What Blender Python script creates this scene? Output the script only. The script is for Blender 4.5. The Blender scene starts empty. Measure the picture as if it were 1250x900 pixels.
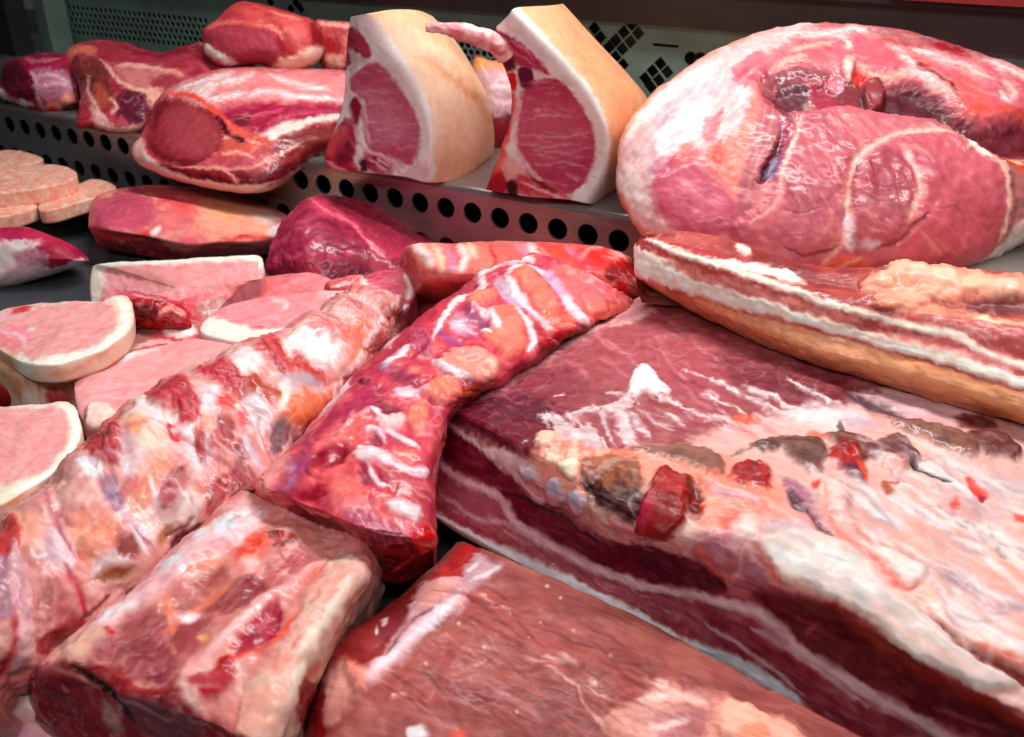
import bpy, math
import numpy as np

# ------------------------------------------------------------------ camera, world, lamps, exposure
SC = bpy.context.scene
COL = SC.collection
W0, H0, FOC = 1250.0, 900.0, 1150.0          # photograph size and focal length in its pixels
CH, PITCH = 0.40, math.radians(28.0)         # camera height over the counter, downward tilt
cs, sn = math.cos(PITCH), math.sin(PITCH)

cam = bpy.data.cameras.new("camera")
cam.sensor_width = 36.0
cam.lens = 36.0 * FOC / W0
cam.clip_start, cam.clip_end = 0.02, 60.0
cam.dof.use_dof = True
cam.dof.focus_distance = 0.68
cam.dof.aperture_fstop = 13.0
camo = bpy.data.objects.new("camera", cam)
camo.location = (0, 0, CH)
camo.rotation_euler = (math.radians(90) - PITCH, 0, 0)
COL.objects.link(camo)
SC.camera = camo

world = bpy.data.worlds.new("World")
SC.world = world
world.use_nodes = True
world.node_tree.nodes["Background"].inputs[0].default_value = (0.90, 0.93, 1.0, 1)
world.node_tree.nodes["Background"].inputs[1].default_value = 0.035

def area(name, loc, target, sx, sy, power, col):
    l = bpy.data.lights.new(name, 'AREA')
    l.shape = 'RECTANGLE'; l.size = sx; l.size_y = sy; l.energy = power; l.color = col
    o = bpy.data.objects.new(name, l); COL.objects.link(o)
    o.location = loc
    import mathutils
    d = mathutils.Vector(target) - mathutils.Vector(loc)
    o.rotation_euler = d.to_track_quat('-Z', 'Y').to_euler()
    return o

# two fluorescent tubes of the display case: one over the back, one along the front edge of its canopy
area("canopy_tube_back", (0.22, 0.92, 1.00), (0.1, 0.70, 0.0), 1.25, 0.07, 17.0, (1.0, 0.94, 0.925))
area("canopy_tube_front", (-0.10, -0.26, 0.98), (0.0, 0.72, 0.05), 1.3, 0.08, 8.2, (1.0, 0.95, 0.94))

SC.view_settings.view_transform = 'Standard'
SC.view_settings.look = 'None'
SC.view_settings.exposure = 0.0
SC.view_settings.gamma = 1.0
SC.render.engine = 'CYCLES'
SC.cycles.use_denoising = True
SC.cycles.max_bounces = 6
SC.cycles.diffuse_bounces = 3
SC.cycles.glossy_bounces = 3
SC.cycles.transmission_bounces = 2

# ------------------------------------------------------------------ geometry helpers
def ray(px, py):
    a = (np.asarray(px, float) - W0/2) / FOC
    b = -(np.asarray(py, float) - H0/2) / FOC
    return np.stack([a, cs + b*sn, -sn + b*cs], -1)
def at_z(px, py, z):
    d = ray(px, py); t = (np.asarray(z, float) - CH) / d[..., 2]
    return d*t[..., None] + np.array([0, 0, CH])
def at_d(px, py, dep):
    d = ray(px, py)
    return d*np.asarray(dep, float)[..., None] + np.array([0, 0, CH])
def to_px(P):
    q = P - np.array([0, 0, CH])
    dep = q[..., 1]*cs - q[..., 2]*sn
    up = q[..., 1]*sn + q[..., 2]*cs
    return W0/2 + FOC*q[..., 0]/dep, H0/2 - FOC*up/dep, dep

_rng = np.random.default_rng(7)
_perm = np.concatenate([_rng.permutation(256)]*3)
_grad = _rng.normal(size=(256, 3)); _grad /= np.linalg.norm(_grad, axis=1)[:, None]
def noise(P):
    P = np.asarray(P, float)
    i = np.floor(P).astype(int); f = P - i; i &= 255
    u = f*f*f*(f*(f*6-15)+10)
    r = np.zeros(P.shape[0])
    for dx in (0, 1):
        wx = u[:, 0] if dx else 1-u[:, 0]
        a = _perm[i[:, 0]+dx]
        for dy in (0, 1):
            wy = u[:, 1] if dy else 1-u[:, 1]
            b = _perm[a + i[:, 1]+dy]
            for dz in (0, 1):
                wz = u[:, 2] if dz else 1-u[:, 2]
                g = _grad[_perm[b + i[:, 2]+dz]]
                r += wx*wy*wz*(g[:, 0]*(f[:, 0]-dx) + g[:, 1]*(f[:, 1]-dy) + g[:, 2]*(f[:, 2]-dz))
    return r*1.7
def fbm(P, oc=3):
    r = 0; a = 1; t = 0
    for k in range(oc):
        r = r + a*noise(P*(2.03**k) + 17.3*k); t += a; a *= .55
    return r/t*1.25
def sstep(a, b, x):
    t = np.clip((x-a)/(b-a), 0, 1); return t*t*(3-2*t)
def lin(h):
    v = np.array([int(h[i:i+2], 16) for i in (0, 2, 4)])/255.
    return np.where(v <= .04045, v/12.92, ((v+.055)/1.055)**2.4)
def cr_matrix(n, m):
    """Catmull-Rom weights: m samples over n control points"""
    t = np.linspace(0, n-1, m); k = np.minimum(t.astype(int), n-2); f = t-k
    Wt = np.zeros((m, n)); r = np.arange(m)
    w = [(-f+2*f*f-f**3)/2, (2-5*f*f+3*f**3)/2, (f+4*f*f-3*f**3)/2, (-f*f+f**3)/2]
    for j, ww in zip((-1, 0, 1, 2), w):
        idx = k+j
        lo = idx < 0; hi = idx > n-1
        ok = ~(lo | hi)
        np.add.at(Wt, (r[ok], idx[ok]), ww[ok])
        np.add.at(Wt, (r[lo], np.zeros(lo.sum(), int)), 2*ww[lo]); np.add.at(Wt, (r[lo], np.ones(lo.sum(), int)), -ww[lo])
        np.add.at(Wt, (r[hi], np.full(hi.sum(), n-1)), 2*ww[hi]); np.add.at(Wt, (r[hi], np.full(hi.sum(), n-2)), -ww[hi])
    return Wt
def smooth_line(pts, sub=4, closed=False):
    p = np.asarray(pts, float)
    if len(p) < 3 and not closed:
        return np.stack([np.linspace(p[0, k], p[-1, k], 4) for k in range(p.shape[1])], -1)
    if closed:
        q = np.concatenate([p[-2:], p, p[:3]])
        m = cr_matrix(len(q), (len(q)-1)*sub+1) @ q
        return m[2*sub:2*sub+len(p)*sub]
    return cr_matrix(len(p), (len(p)-1)*sub+1) @ p
def pairs(v):
    return np.array(v, float).reshape(-1, 2)

def tag(o, label=None, cat=None, group=None, kind=None):
    if label: o["label"] = label
    if cat: o["category"] = cat
    if group: o["group"] = group
    if kind: o["kind"] = kind
    return o
def empty(name, loc):
    o = bpy.data.objects.new(name, None); o.location = loc; o.empty_display_size = .02
    COL.objects.link(o); return o
def mesh_obj(name, V, F, mat, parent=None, smooth=True, origin=None):
    V = np.asarray(V, float)
    if origin is None: origin = np.zeros(3)
    me = bpy.data.meshes.new(name)
    me.from_pydata([tuple(v) for v in V-origin], [], [tuple(int(i) for i in f) for f in F])
    if smooth: me.polygons.foreach_set("use_smooth", np.ones(len(me.polygons), bool))
    me.materials.append(mat); me.update()
    o = bpy.data.objects.new(name, me); o.location = origin
    COL.objects.link(o)
    if parent is not None:
        o.parent = parent; o.location = np.array(origin)-np.array(parent.location)
    return o

# ------------------------------------------------------------------ materials
def nd(nt, t, **kw):
    n = nt.nodes.new(t)
    for k, v in kw.items(): setattr(n, k, v)
    return n
def flesh_material(name, fib=(60, 700), fibc=.16, mott=.16, rough=.36, coat=.35, bump=.5, sss=.12, grain=900.):
    m = bpy.data.materials.new(name); m.use_nodes = True
    nt = m.node_tree; L = nt.links.new
    bs = nt.nodes["Principled BSDF"]
    ca = nd(nt, "ShaderNodeVertexColor", layer_name="Col")
    at = nd(nt, "ShaderNodeAttribute", attribute_name="grain")
    tc = nd(nt, "ShaderNodeTexCoord")
    mp = nd(nt, "ShaderNodeMapping")
    if fib is None: mp.inputs["Scale"].default_value = (260, 260, 260); L(tc.outputs["Object"], mp.inputs["Vector"])
    else: mp.inputs["Scale"].default_value = (fib[0], fib[1], 1); L(at.outputs["Vector"], mp.inputs["Vector"])
    nf = nd(nt, "ShaderNodeTexNoise"); nf.inputs["Scale"].default_value = 1; nf.inputs["Detail"].default_value = 3
    nf.inputs["Distortion"].default_value = .6
    L(mp.outputs[0], nf.inputs["Vector"])
    nm = nd(nt, "ShaderNodeTexNoise"); nm.inputs["Scale"].default_value = 120; nm.inputs["Detail"].default_value = 6; nm.inputs["Roughness"].default_value = .5
    L(tc.outputs["Object"], nm.inputs["Vector"])
    ng = nd(nt, "ShaderNodeTexNoise"); ng.inputs["Scale"].default_value = grain; ng.inputs["Detail"].default_value = 3
    L(tc.outputs["Object"], ng.inputs["Vector"])
    # colour: painted flesh x mottling x fibre
    def rng(src, lo, hi, f0=.3, f1=.7):
        r = nd(nt, "ShaderNodeMapRange"); r.inputs["From Min"].default_value = f0; r.inputs["From Max"].default_value = f1
        r.inputs["To Min"].default_value = lo; r.inputs["To Max"].default_value = hi
        L(src, r.inputs["Value"]); return r.outputs[0]
    a = rng(nm.outputs[0], 1-mott, 1+mott)
    b = rng(nf.outputs[0], 1-fibc, 1+fibc)
    mul = nd(nt, "ShaderNodeMath", operation='MULTIPLY'); L(a, mul.inputs[0]); L(b, mul.inputs[1])
    mx = nd(nt, "ShaderNodeVectorMath", operation='SCALE'); L(ca.outputs["Color"], mx.inputs[0]); L(mul.outputs[0], mx.inputs["Scale"])
    L(mx.outputs[0], bs.inputs["Base Color"])
    L(rng(ng.outputs[0], rough-.1, rough+.14), bs.inputs["Roughness"])
    # relief
    b1 = nd(nt, "ShaderNodeBump"); b1.inputs["Strength"].default_value = bump; b1.inputs["Distance"].default_value = .0004
    L(nm.outputs[0], b1.inputs["Height"])
    b2 = nd(nt, "ShaderNodeBump"); b2.inputs["Strength"].default_value = bump*.8; b2.inputs["Distance"].default_value = .0004
    L(nf.outputs[0], b2.inputs["Height"]); L(b1.outputs[0], b2.inputs["Normal"])
    b3 = nd(nt, "ShaderNodeBump"); b3.inputs["Strength"].default_value = bump*.6; b3.inputs["Distance"].default_value = .0002
    L(ng.outputs[0], b3.inputs["Height"]); L(b2.outputs[0], b3.inputs["Normal"])
    L(b3.outputs[0], bs.inputs["Normal"])
    bs.inputs["Specular IOR Level"].default_value = .25
    bs.inputs["Coat Weight"].default_value = coat
    bs.inputs["Coat Roughness"].default_value = .21
    # the film of moisture: wet and dry areas, and its own ripple
    nw = nd(nt, "ShaderNodeTexNoise"); nw.inputs["Scale"].default_value = 28; nw.inputs["Detail"].default_value = 4; L(tc.outputs["Object"], nw.inputs["Vector"])
    L(rng(nw.outputs[0], coat*.1, min(1., coat*1.7), .4, .62), bs.inputs["Coat Weight"])
    b4 = nd(nt, "ShaderNodeBump"); b4.inputs["Strength"].default_value = min(1., bump*.8); b4.inputs["Distance"].default_value = .00022
    nr = nd(nt, "ShaderNodeTexNoise"); nr.inputs["Scale"].default_value = 330; nr.inputs["Detail"].default_value = 3; L(tc.outputs["Object"], nr.inputs["Vector"])
    L(nr.outputs[0], b4.inputs["Height"])
    L(b4.outputs[0], bs.inputs["Coat Normal"])
    bs.inputs["Subsurface Weight"].default_value = sss
    bs.inputs["Subsurface Radius"].default_value = (1, .35, .25)
    bs.inputs["Subsurface Scale"].default_value = .004
    return m
M_MEAT = flesh_material("raw_meat", fib=(70, 420), fibc=.08, mott=.07, rough=.48, coat=.32, bump=.45, sss=.0)
M_WET = flesh_material("moist_connective_tissue", fib=None, fibc=.05, mott=.07, rough=.47, coat=.32, bump=.42, sss=.0)
M_DULL = flesh_material("grained_belly_meat", fib=(40, 420), fibc=.12, mott=.06, rough=.5, coat=.09, bump=.4, sss=.0)
M_LOIN = flesh_material("smooth_loin_meat", fib=(140, 420), fibc=.09, mott=.06, rough=.48, coat=.2, bump=.32, sss=0)
M_FAT = flesh_material("fat_and_bone", fib=None, fibc=.04, mott=.05, rough=.50, coat=.16, bump=.4, sss=.0)
M_RIND = flesh_material("pork_rind", fib=None, fibc=.05, mott=.05, rough=.42, coat=.25, bump=.4, sss=.0, grain=1500)
M_MINCE = flesh_material("minced_meat", fib=None, fibc=.08, mott=.12, rough=.5, coat=.15, bump=.6, sss=.0, grain=420)

# ------------------------------------------------------------------ a piece of meat: a modelled skin over a closed body, with its own markings
class Piece:
    def __init__(s, step=1.55):
        s.step = step
    # body from a lattice of control points (photo column, photo row, height over the counter in cm | camera depth in cm)
    def lattice(s, rows, mode='z', base=None, away=None, shrink=.93):
        A = np.array(rows, float)
        if mode == 'z': C = at_z(A[..., 0], A[..., 1], A[..., 2]/100)
        else: C = at_d(A[..., 0], A[..., 1], A[..., 2]/100)
        du = np.linalg.norm(np.diff(A[..., :2], axis=1), axis=-1).sum(1).max()
        dv = np.linalg.norm(np.diff(A[..., :2], axis=0), axis=-1).sum(0).max()
        nu = int(np.clip(du/s.step, 24, 760)); nv = int(np.clip(dv/s.step, 24, 560))
        Wu, Wv = cr_matrix(A.shape[1], nu), cr_matrix(A.shape[0], nv)
        s._finish(np.einsum('ai,ijk,bj->abk', Wv, C, Wu), base, away, shrink); return s
    # rounded body inside an outline (photo column, photo row, cm), bulging towards the viewer by `bulge` cm
    def dome(s, outline, bulge, mode='z', base=None, away=None, p=2.2, q=.5, shrink=.9, lift=(0, 0, 0), centre=None):
        A = np.array(outline, float)
        C = at_z(A[:, 0], A[:, 1], A[:, 2]/100) if mode == 'z' else at_d(A[:, 0], A[:, 1], A[:, 2]/100)
        R = smooth_line(C, 12, True); n = len(R)
        per = np.linalg.norm(np.diff(np.concatenate([A, A[:1]])[:, :2], axis=0), axis=1).sum()
        m = int(np.clip(per/math.pi/s.step*1.15, 24, 560)); m += 1-m % 2
        g = np.linspace(-1, 1, m); X, Y = np.meshgrid(g, g)
        r = np.maximum(abs(X), abs(Y))
        with np.errstate(divide='ignore', invalid='ignore'):
            th = np.where(abs(X) > abs(Y), np.where(X > 0, Y/X, 4+Y/X), np.where(Y > 0, 2-X/Y, 6-X/Y))
        th = np.nan_to_num(th) % 8
        cen = R.mean(0) if centre is None else (at_d(*[np.float64(v) for v in (centre[0], centre[1], centre[2]/100)]) if mode != 'z' else at_z(*[np.float64(v) for v in (centre[0], centre[1], centre[2]/100)]))
        f = th/8*n; i = f.astype(int) % n; w = (f-np.floor(f))[..., None]
        E = R[i]*(1-w)+R[(i+1) % n]*w
        P = cen+(E-cen)*r[..., None]
        h = np.clip(1-r**p, 0, 1)**q
        to = np.array([0, 0, CH])-P; to /= np.linalg.norm(to, axis=-1)[..., None]
        P = P+to*(h*bulge/100)[..., None]+np.array(lift)*h[..., None]/100
        s._finish(P, base, away, shrink); return s
    def _finish(s, G, base, away, shrink):
        s.G = G; s.nv, s.nu = G.shape[:2]
        lu = np.linalg.norm(np.diff(G, axis=1), axis=-1).mean(0); lv = np.linalg.norm(np.diff(G, axis=0), axis=-1).mean(1)
        gu, gv = np.meshgrid(np.r_[0, np.cumsum(lu)], np.r_[0, np.cumsum(lv)])
        P = G.reshape(-1, 3)
        nu, nv = s.nu, s.nv
        idx = np.arange(nu*nv).reshape(nv, nu)
        quads = np.stack([idx[:-1, :-1], idx[1:, :-1], idx[1:, 1:], idx[:-1, 1:]], -1).reshape(-1, 4)
        ring = np.concatenate([idx[0, :-1], idx[:-1, -1], idx[-1, :0:-1], idx[:0:-1, 0]])
        n = len(ring); cen = P.mean(0); E = P[ring]
        if away is None:
            b = np.array([*(cen[:2]), (P[:, 2].min() if base is None else base/100)])
            r1 = E.copy(); r1[:, :2] = b[:2]+(E[:, :2]-b[:2])*shrink; r1[:, 2] = np.minimum(b[2], E[:, 2]-.0005)
            rings = [E+(r1-E)*t*np.array([t, t, 1]) for t in (.1, .25, .4, .55, .7, .85)]+[r1]; tip = r1.mean(0)
        else:
            a = (cen-np.array([0, 0, CH])); a = a/np.linalg.norm(a)*(away/100); r1 = cen+(E-cen)*.97+a*.45; r2 = cen+(E-cen)*.75+a*.9; rings = [r1, r2]; tip = cen+a
        ok0 = len(P); extra = np.concatenate(rings+[tip[None]])
        nr = len(rings); loops = [ring]+[ok0+k*n+np.arange(n) for k in range(nr)]
        q2 = []
        for a_, b_ in zip(loops[:-1], loops[1:]):
            q2.append(np.stack([a_, np.roll(a_, -1), np.roll(b_, -1), b_], -1))
        ti = ok0+nr*n
        fan = np.stack([loops[-1], np.roll(loops[-1], -1), np.full(n, ti)], -1)
        s.P = np.concatenate([P, extra]); s.nG = ok0; s.quads = np.concatenate([quads]+q2); s.fan = fan
        # orientation: make top faces look at the camera
        N = s._normals(s.P)
        view = np.array([0, 0, CH])-s.P[:ok0]
        if (N[:ok0]*view).sum(1).mean() < 0:
            s.quads = s.quads[:, ::-1]; s.fan = s.fan[:, ::-1]; N = -N
        s.N = N
        s.x, s.y, s.dep = to_px(s.P)
        near = np.concatenate([ring]*nr+[ring[:1]])
        s.uv = np.zeros((len(s.P), 3)); s.uv[:ok0, 0] = gu.ravel(); s.uv[:ok0, 1] = gv.ravel()
        s.uv[ok0:] = s.uv[near]; s.uv[ok0:, 2] = np.r_[np.repeat(np.arange(nr)*.004+.004, n), .04]
        s.un = np.zeros((len(s.P), 2)); aa, bb = np.meshgrid(np.linspace(0, 1, nu), np.linspace(0, 1, nv)); s.un[:ok0, 0] = aa.ravel(); s.un[:ok0, 1] = bb.ravel(); s.un[ok0:] = s.un[near]
        k = len(s.P)
        s.w1 = fbm(s.P*55+3.1, 4); s.w2 = fbm(s.P*55+41.7, 4)
        s.w3 = fbm(s.P*230+7.7, 3); s.f1 = fbm(s.P*170+12, 2); s.f2 = fbm(s.P*170+77, 2); s.w5 = .82+.18*sstep(-.45, .25, fbm(s.P*105+33, 3))
        s.w4 = sstep(-.4, .5, fbm(s.P*48+91, 2))
        s.col = np.zeros((k, 3)); s.h = np.zeros(k); s.lab = np.zeros(k, int); s.names = ['flesh']; s.mats = {}
        s.plab = {}
    def _normals(s, P):
        N = np.zeros_like(P)
        a, b, c, d = [P[s.quads[:, i]] for i in range(4)]
        fn = np.cross(c-a, d-b)
        for i in range(4): 
            for k in range(3): N[:, k] += np.bincount(s.quads[:, i], fn[:, k], len(P))
        a, b, c = [P[s.fan[:, i]] for i in range(3)]
        fn = np.cross(b-a, c-a)
        for i in range(3):
            for k in range(3): N[:, k] += np.bincount(s.fan[:, i], fn[:, k], len(P))
        l = np.linalg.norm(N, axis=1); l[l == 0] = 1
        return N/l[:, None]
    # --- markings; coordinates are traced on the photograph and fixed to the body's own vertices
    def base(s, c1, c2=None, sc=40, c3=None, sc3=18):
        s.col[:] = lin(c1)
        if c2: s.col += (lin(c2)-s.col)*sstep(-.25, .35, fbm(s.P*sc+9, 3))[:, None]
        if c3: s.col += (lin(c3)-s.col)*sstep(.0, .5, fbm(s.P*sc3+29, 3))[:, None]
        return s
    def _mix(s, i, al, c, h, hal=None):
        if c is not None: s.col[i] += (lin(c)-s.col[i])*al[:, None]
        if h: s.h[i] += (al if hal is None else hal)*h/1000
    def _edge(s, i, D, soft):
        # tissue borders: in places crisp, in places fading, always a little torn
        k = .55+1.3*s.w4[i]
        return sstep(-1, 1, (D+s.w3[i]*(.5+soft*.45))/(soft*k+.6))
    def _sub(s, q, m):
        return np.nonzero((s.x > q[:, 0].min()-m) & (s.x < q[:, 0].max()+m) & (s.y > q[:, 1].min()-m) & (s.y < q[:, 1].max()+m))[0]
    def patch(s, c, pts, soft=5, warp=5, a=1., h=0, br=0, bs=120, part=None, mat=None, raw=False, sd=0):
        q = pairs(pts)
        if not raw: q = smooth_line(q, 4, True)
        m = soft*2.6+warp*2.2+4
        i = s._sub(q, m)
        if len(i) == 0: return s
        k_ = 1+warp*.55
        X = s.x[i]+warp*s.w1[i]+k_*s.f1[i]; Y = s.y[i]+warp*s.w2[i]+k_*s.f2[i]
        D = np.full(len(i), 1e9); ins = np.zeros(len(i), bool)
        r = np.roll(q, -1, 0)
        for (x0, y0), (x1, y1) in zip(q, r):
            ex, ey = x1-x0, y1-y0
            t = np.clip(((X-x0)*ex+(Y-y0)*ey)/(ex*ex+ey*ey+1e-9), 0, 1)
            D = np.minimum(D, (X-x0-t*ex)**2+(Y-y0-t*ey)**2)
            c_ = (y0 > Y) != (y1 > Y)
            ins ^= c_ & (X < ex*(Y-y0)/(ey+1e-12 if ey == 0 else ey)+x0)
        D = np.sqrt(D); D[~ins] *= -1
        sp = D+sd
        al = s._edge(i, sp, soft)*a
        if warp > 2: al = al*s.w5[i]
        if br: al = al*(1-br*sstep(-.1, .35, fbm(s.P[i]*bs+br*50, 3)))
        s._mix(i, al, c, h, sstep(-1, 1, sp/(soft*1.3+1.6))*a)
        if part:
            s.names.append(part); k = len(s.names)-1
            s.lab[i[sp > 0]] = k
            if mat: s.mats[k] = mat
        return s
    def line(s, c, pts, w=3, soft=None, warp=3, a=1., h=0, br=0, bs=150, taper=True):
        q = smooth_line(pairs(pts), 5)
        if soft is None: soft = max(1.2, w*.6)
        m = w+soft*2.6+warp*2.2+4
        i = s._sub(q, m)
        if len(i) == 0: return s
        k_ = .6+warp*.35
        X = s.x[i]+warp*s.w1[i]+k_*s.f1[i]; Y = s.y[i]+warp*s.w2[i]+k_*s.f2[i]
        B = np.full(len(i), -1e9); n = len(q)-1
        for k in range(n):
            (x0, y0), (x1, y1) = q[k], q[k+1]
            ex, ey = x1-x0, y1-y0
            t = np.clip(((X-x0)*ex+(Y-y0)*ey)/(ex*ex+ey*ey+1e-9), 0, 1)
            d = np.sqrt((X-x0-t*ex)**2+(Y-y0-t*ey)**2)
            ww = w
            if taper:
                g = (k+t)/n; ww = w*np.clip(np.minimum(g, 1-g)*5+.25, 0, 1)
            B = np.maximum(B, ww-d)
        al = s._edge(i, B, soft)*a
        if br: al = al*(1-br*sstep(-.1, .35, fbm(s.P[i]*bs+br*50, 3)))
        s._mix(i, al, c, h*.5, sstep(-1, 1, B/(soft*1.2+1.2))*a); return s
    def lines(s, c, many, **k):
        for p in many: s.line(c, p, **k)
        return s
    def streaks(s, c, poly, ang, n=30, L=30, w=1.2, a=.6, seed=0, h=0, soft=None, bend=.15):
        # loose fibres or fat threads running one way inside an area
        r = np.random.default_rng(seed+int(abs(pairs(poly)[0]).sum())); q = pairs(poly); lo, hi = q.min(0), q.max(0); k = 0; tries = 0
        while k < n and tries < n*30:
            tries += 1
            x, y = lo+(hi-lo)*r.random(2); ins = False
            for (x0, y0), (x1, y1) in zip(q, np.roll(q, -1, 0)):
                if (y0 > y) != (y1 > y) and x < (x1-x0)*(y-y0)/(y1-y0)+x0: ins = not ins
            if not ins: continue
            k += 1; t = math.radians(ang)+r.normal()*bend; l = L*(.4+1.2*r.random())/2; b = r.normal()*.15*l
            dx, dy = math.cos(t)*l, math.sin(t)*l
            s.line(c, [x-dx,y-dy, x-dy/l*b,y+dx/l*b, x+dx,y+dy], w=w*(.5+r.random()), soft=soft or max(1., w*.8), warp=2, a=a*(.35+.65*r.random()), h=h)
        return s
    def clump(s, cols, poly, n=40, r=4, h=1.2, a=.85, seed=0, soft=1.5):
        # crumbly tissue: many small grains of uneven size
        g = np.random.default_rng(seed+int(abs(pairs(poly)[0]).sum())); q = pairs(poly); lo, hi = q.min(0), q.max(0); k = 0; tries = 0
        while k < n and tries < n*30:
            tries += 1
            x, y = lo+(hi-lo)*g.random(2); ins = False
            for (x0, y0), (x1, y1) in zip(q, np.roll(q, -1, 0)):
                if (y0 > y) != (y1 > y) and x < (x1-x0)*(y-y0)/(y1-y0)+x0: ins = not ins
            if not ins: continue
            k += 1; R = r*(.5+g.random()); th = g.random(6)*.4+np.arange(6)*1.047; rr = R*(.7+.6*g.random(6))
            s.patch(cols[g.integers(len(cols))], np.stack([x+rr*np.cos(th), y+.75*rr*np.sin(th)], -1).ravel(), soft, 2, a=a*(.5+.5*g.random()), h=h*(g.random()-.25))
        return s
    def marble(s, c, sc=60, thr=.2, soft=.25, a=.6, st=(1, 1), seed=0, h=0, where=None, lab=None):
        """streaks or clouds of another tissue; st stretches along/across the grain"""
        Q = np.stack([s.uv[:, 0]*sc*st[0], s.uv[:, 1]*sc*st[1], s.uv[:, 2]*sc+seed*7.7+.37], -1)
        Q[:, :2] += .02*sc*np.stack([s.w1, s.w2], -1)
        al = sstep(thr-soft, thr+soft, fbm(Q, 4))*a
        if where is not None: al = al*s.mask(where)
        if lab is not None: al = al*(s.lab == s.names.index(lab))
        s._mix(np.arange(len(al)), al, c, h); return s
    def mask(s, pts, soft=12, warp=6):
        q = smooth_line(pairs(pts), 3, True)
        k = s.col.copy(); hh = s.h.copy(); s.col[:] = 0
        s.patch('ffffff', q.ravel(), soft, warp, raw=True); al = s.col[:, 0].copy(); s.col = k; s.h = hh; return al
    def web(s, c, sc=45, w=.10, a=.6, st=(1, 1), seed=0, h=0, lab=None, where=None):
        # thin sinews and membranes, or creases with shade coloured in; comes and goes
        Q = np.stack([s.uv[:, 0]*sc*st[0], s.uv[:, 1]*sc*st[1], s.uv[:, 2]*sc+seed*5.3+.77], -1)
        Q[:, :2] += .22*np.stack([fbm(s.P*sc*.9+seed, 2), fbm(s.P*sc*.9+seed+50, 2)], -1)
        n = np.abs(fbm(Q, 2)); m = sstep(-.15, .35, fbm(s.P*sc*.45+seed*3+8, 2))
        al = (1-sstep(.1*w, 1.4*w, n))*m*a*.55
        if where is not None: al = al*s.mask(where)
        if lab is not None: al = al*np.isin(s.lab, [k for k, nm in enumerate(s.names) if nm in ((lab,) if isinstance(lab, str) else lab)])
        s._mix(np.arange(len(al)), al, c, h); return s
    def bump(s, sc, amp, oc=3, seed=0, where=None):
        v = fbm(s.P*sc+seed*3.3+5, oc)*amp/1000
        if where is not None: v = v*s.mask(where)
        s.h += v; return s
    def grainbump(s, fx, fy, amp, seed=0, where=None, colour=0.):
        v = fbm(np.stack([s.uv[:, 0]*fx+.01*s.w1*fx*.3, s.uv[:, 1]*fy+.006*s.w2*fy*.3, s.uv[:, 2]+seed+.41], -1), 2)
        if where is not None: v = v*s.mask(where)
        s.h += v*amp/1000
        if colour: s.col *= np.clip(1+colour*v, .3, 2)[:, None]
        return s
    def _clean(s):
        # every part one connected piece: stray islands go to the neighbour that surrounds them
        a = np.concatenate([s.quads[:, 0], s.quads[:, 1], s.quads[:, 2], s.quads[:, 3], s.quads[:, 0]]); b = np.concatenate([s.quads[:, 1], s.quads[:, 2], s.quads[:, 3], s.quads[:, 0], s.quads[:, 2]])
        for rnd in range(3):
            e = s.lab[a] == s.lab[b]; A, B = a[e], b[e]
            c = np.arange(len(s.P))
            for it in range(60):
                m = np.minimum(c[A], c[B]); c0 = c.copy()
                np.minimum.at(c, A, m); np.minimum.at(c, B, m)
                np.minimum.at(c, c0, c); c = c[c]; c = c[c]
                if (c == c0).all(): break
            cnt = np.bincount(c, minlength=len(s.P)); best = {}
            for r in np.nonzero(cnt)[0]:
                k = s.lab[r]
                if k not in best or cnt[r] > cnt[best[k]]: best[k] = r
            good = np.zeros(len(s.P), bool); good[list(best.values())] = True
            bad = ~good[c]
            if not bad.any(): return
            for it in range(400):
                e = bad[a] & ~bad[b]; s.lab[a[e]] = s.lab[b[e]]; x = a[e]
                e2 = bad[b] & ~bad[a]; s.lab[b[e2]] = s.lab[a[e2]]; y = b[e2]
                bad[x] = False; bad[y] = False
                if not bad.any() or (len(x) == 0 and len(y) == 0): break
    def lift(s, part, e):
        k = np.isin(s.lab, [i for i, nm in enumerate(s.names) if nm == part]); s.col[k] = np.clip(s.col[k], 1e-4, 1)**e; return s
    def ribs(s, ax, n, amp, seed=0, where=None, wob=.25):
        # a row of rounded swellings along one direction of the piece
        t = s.un[:, ax]*n+wob*s.w1+.3*np.sin(s.un[:, 1-ax]*5+seed)
        v = (np.abs(np.cos(math.pi*t))-.6)*amp/1000
        if where is not None: v = v*s.mask(where)
        s.h += v; return s
    def build(s, name, label, cat, mat=None, group=None, flesh='flesh', swap=False, kind=None):
        mat = mat or M_MEAT
        s.col *= (1+.10*fbm(s.P*85+61, 2))[:, None]
        over = np.maximum(s.col[:, 2]-s.col[:, 1], 0)*(s.col[:, 2] > s.col[:, 0]*.7); s.col[:, 2] -= .55*over
        Lm = (s.col @ np.array([.3, .5, .2]))[:, None]; s.col = np.clip(Lm+(s.col-Lm)*1.1, .002, .82)**1.27*1.04
        lim = s.h.copy(); lim[s.nG:] *= .3
        s.P = s.P+s.N*lim[:, None]
        N = s._normals(s.P)
        s.names[0] = flesh
        if len(s.names) > 1: s._clean()
        flab = s.lab[s.quads[:, 0]]; tlab = s.lab[s.fan[:, 0]]
        used = [k for k in range(len(s.names)) if (flab == k).any() or (tlab == k).any()]
        org = np.array([s.P[:, 0].mean(), s.P[:, 1].mean(), s.P[:, 2].min()])
        root = None
        if len(used) > 1: root = tag(empty(name, org), label, cat, group, kind)
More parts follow.
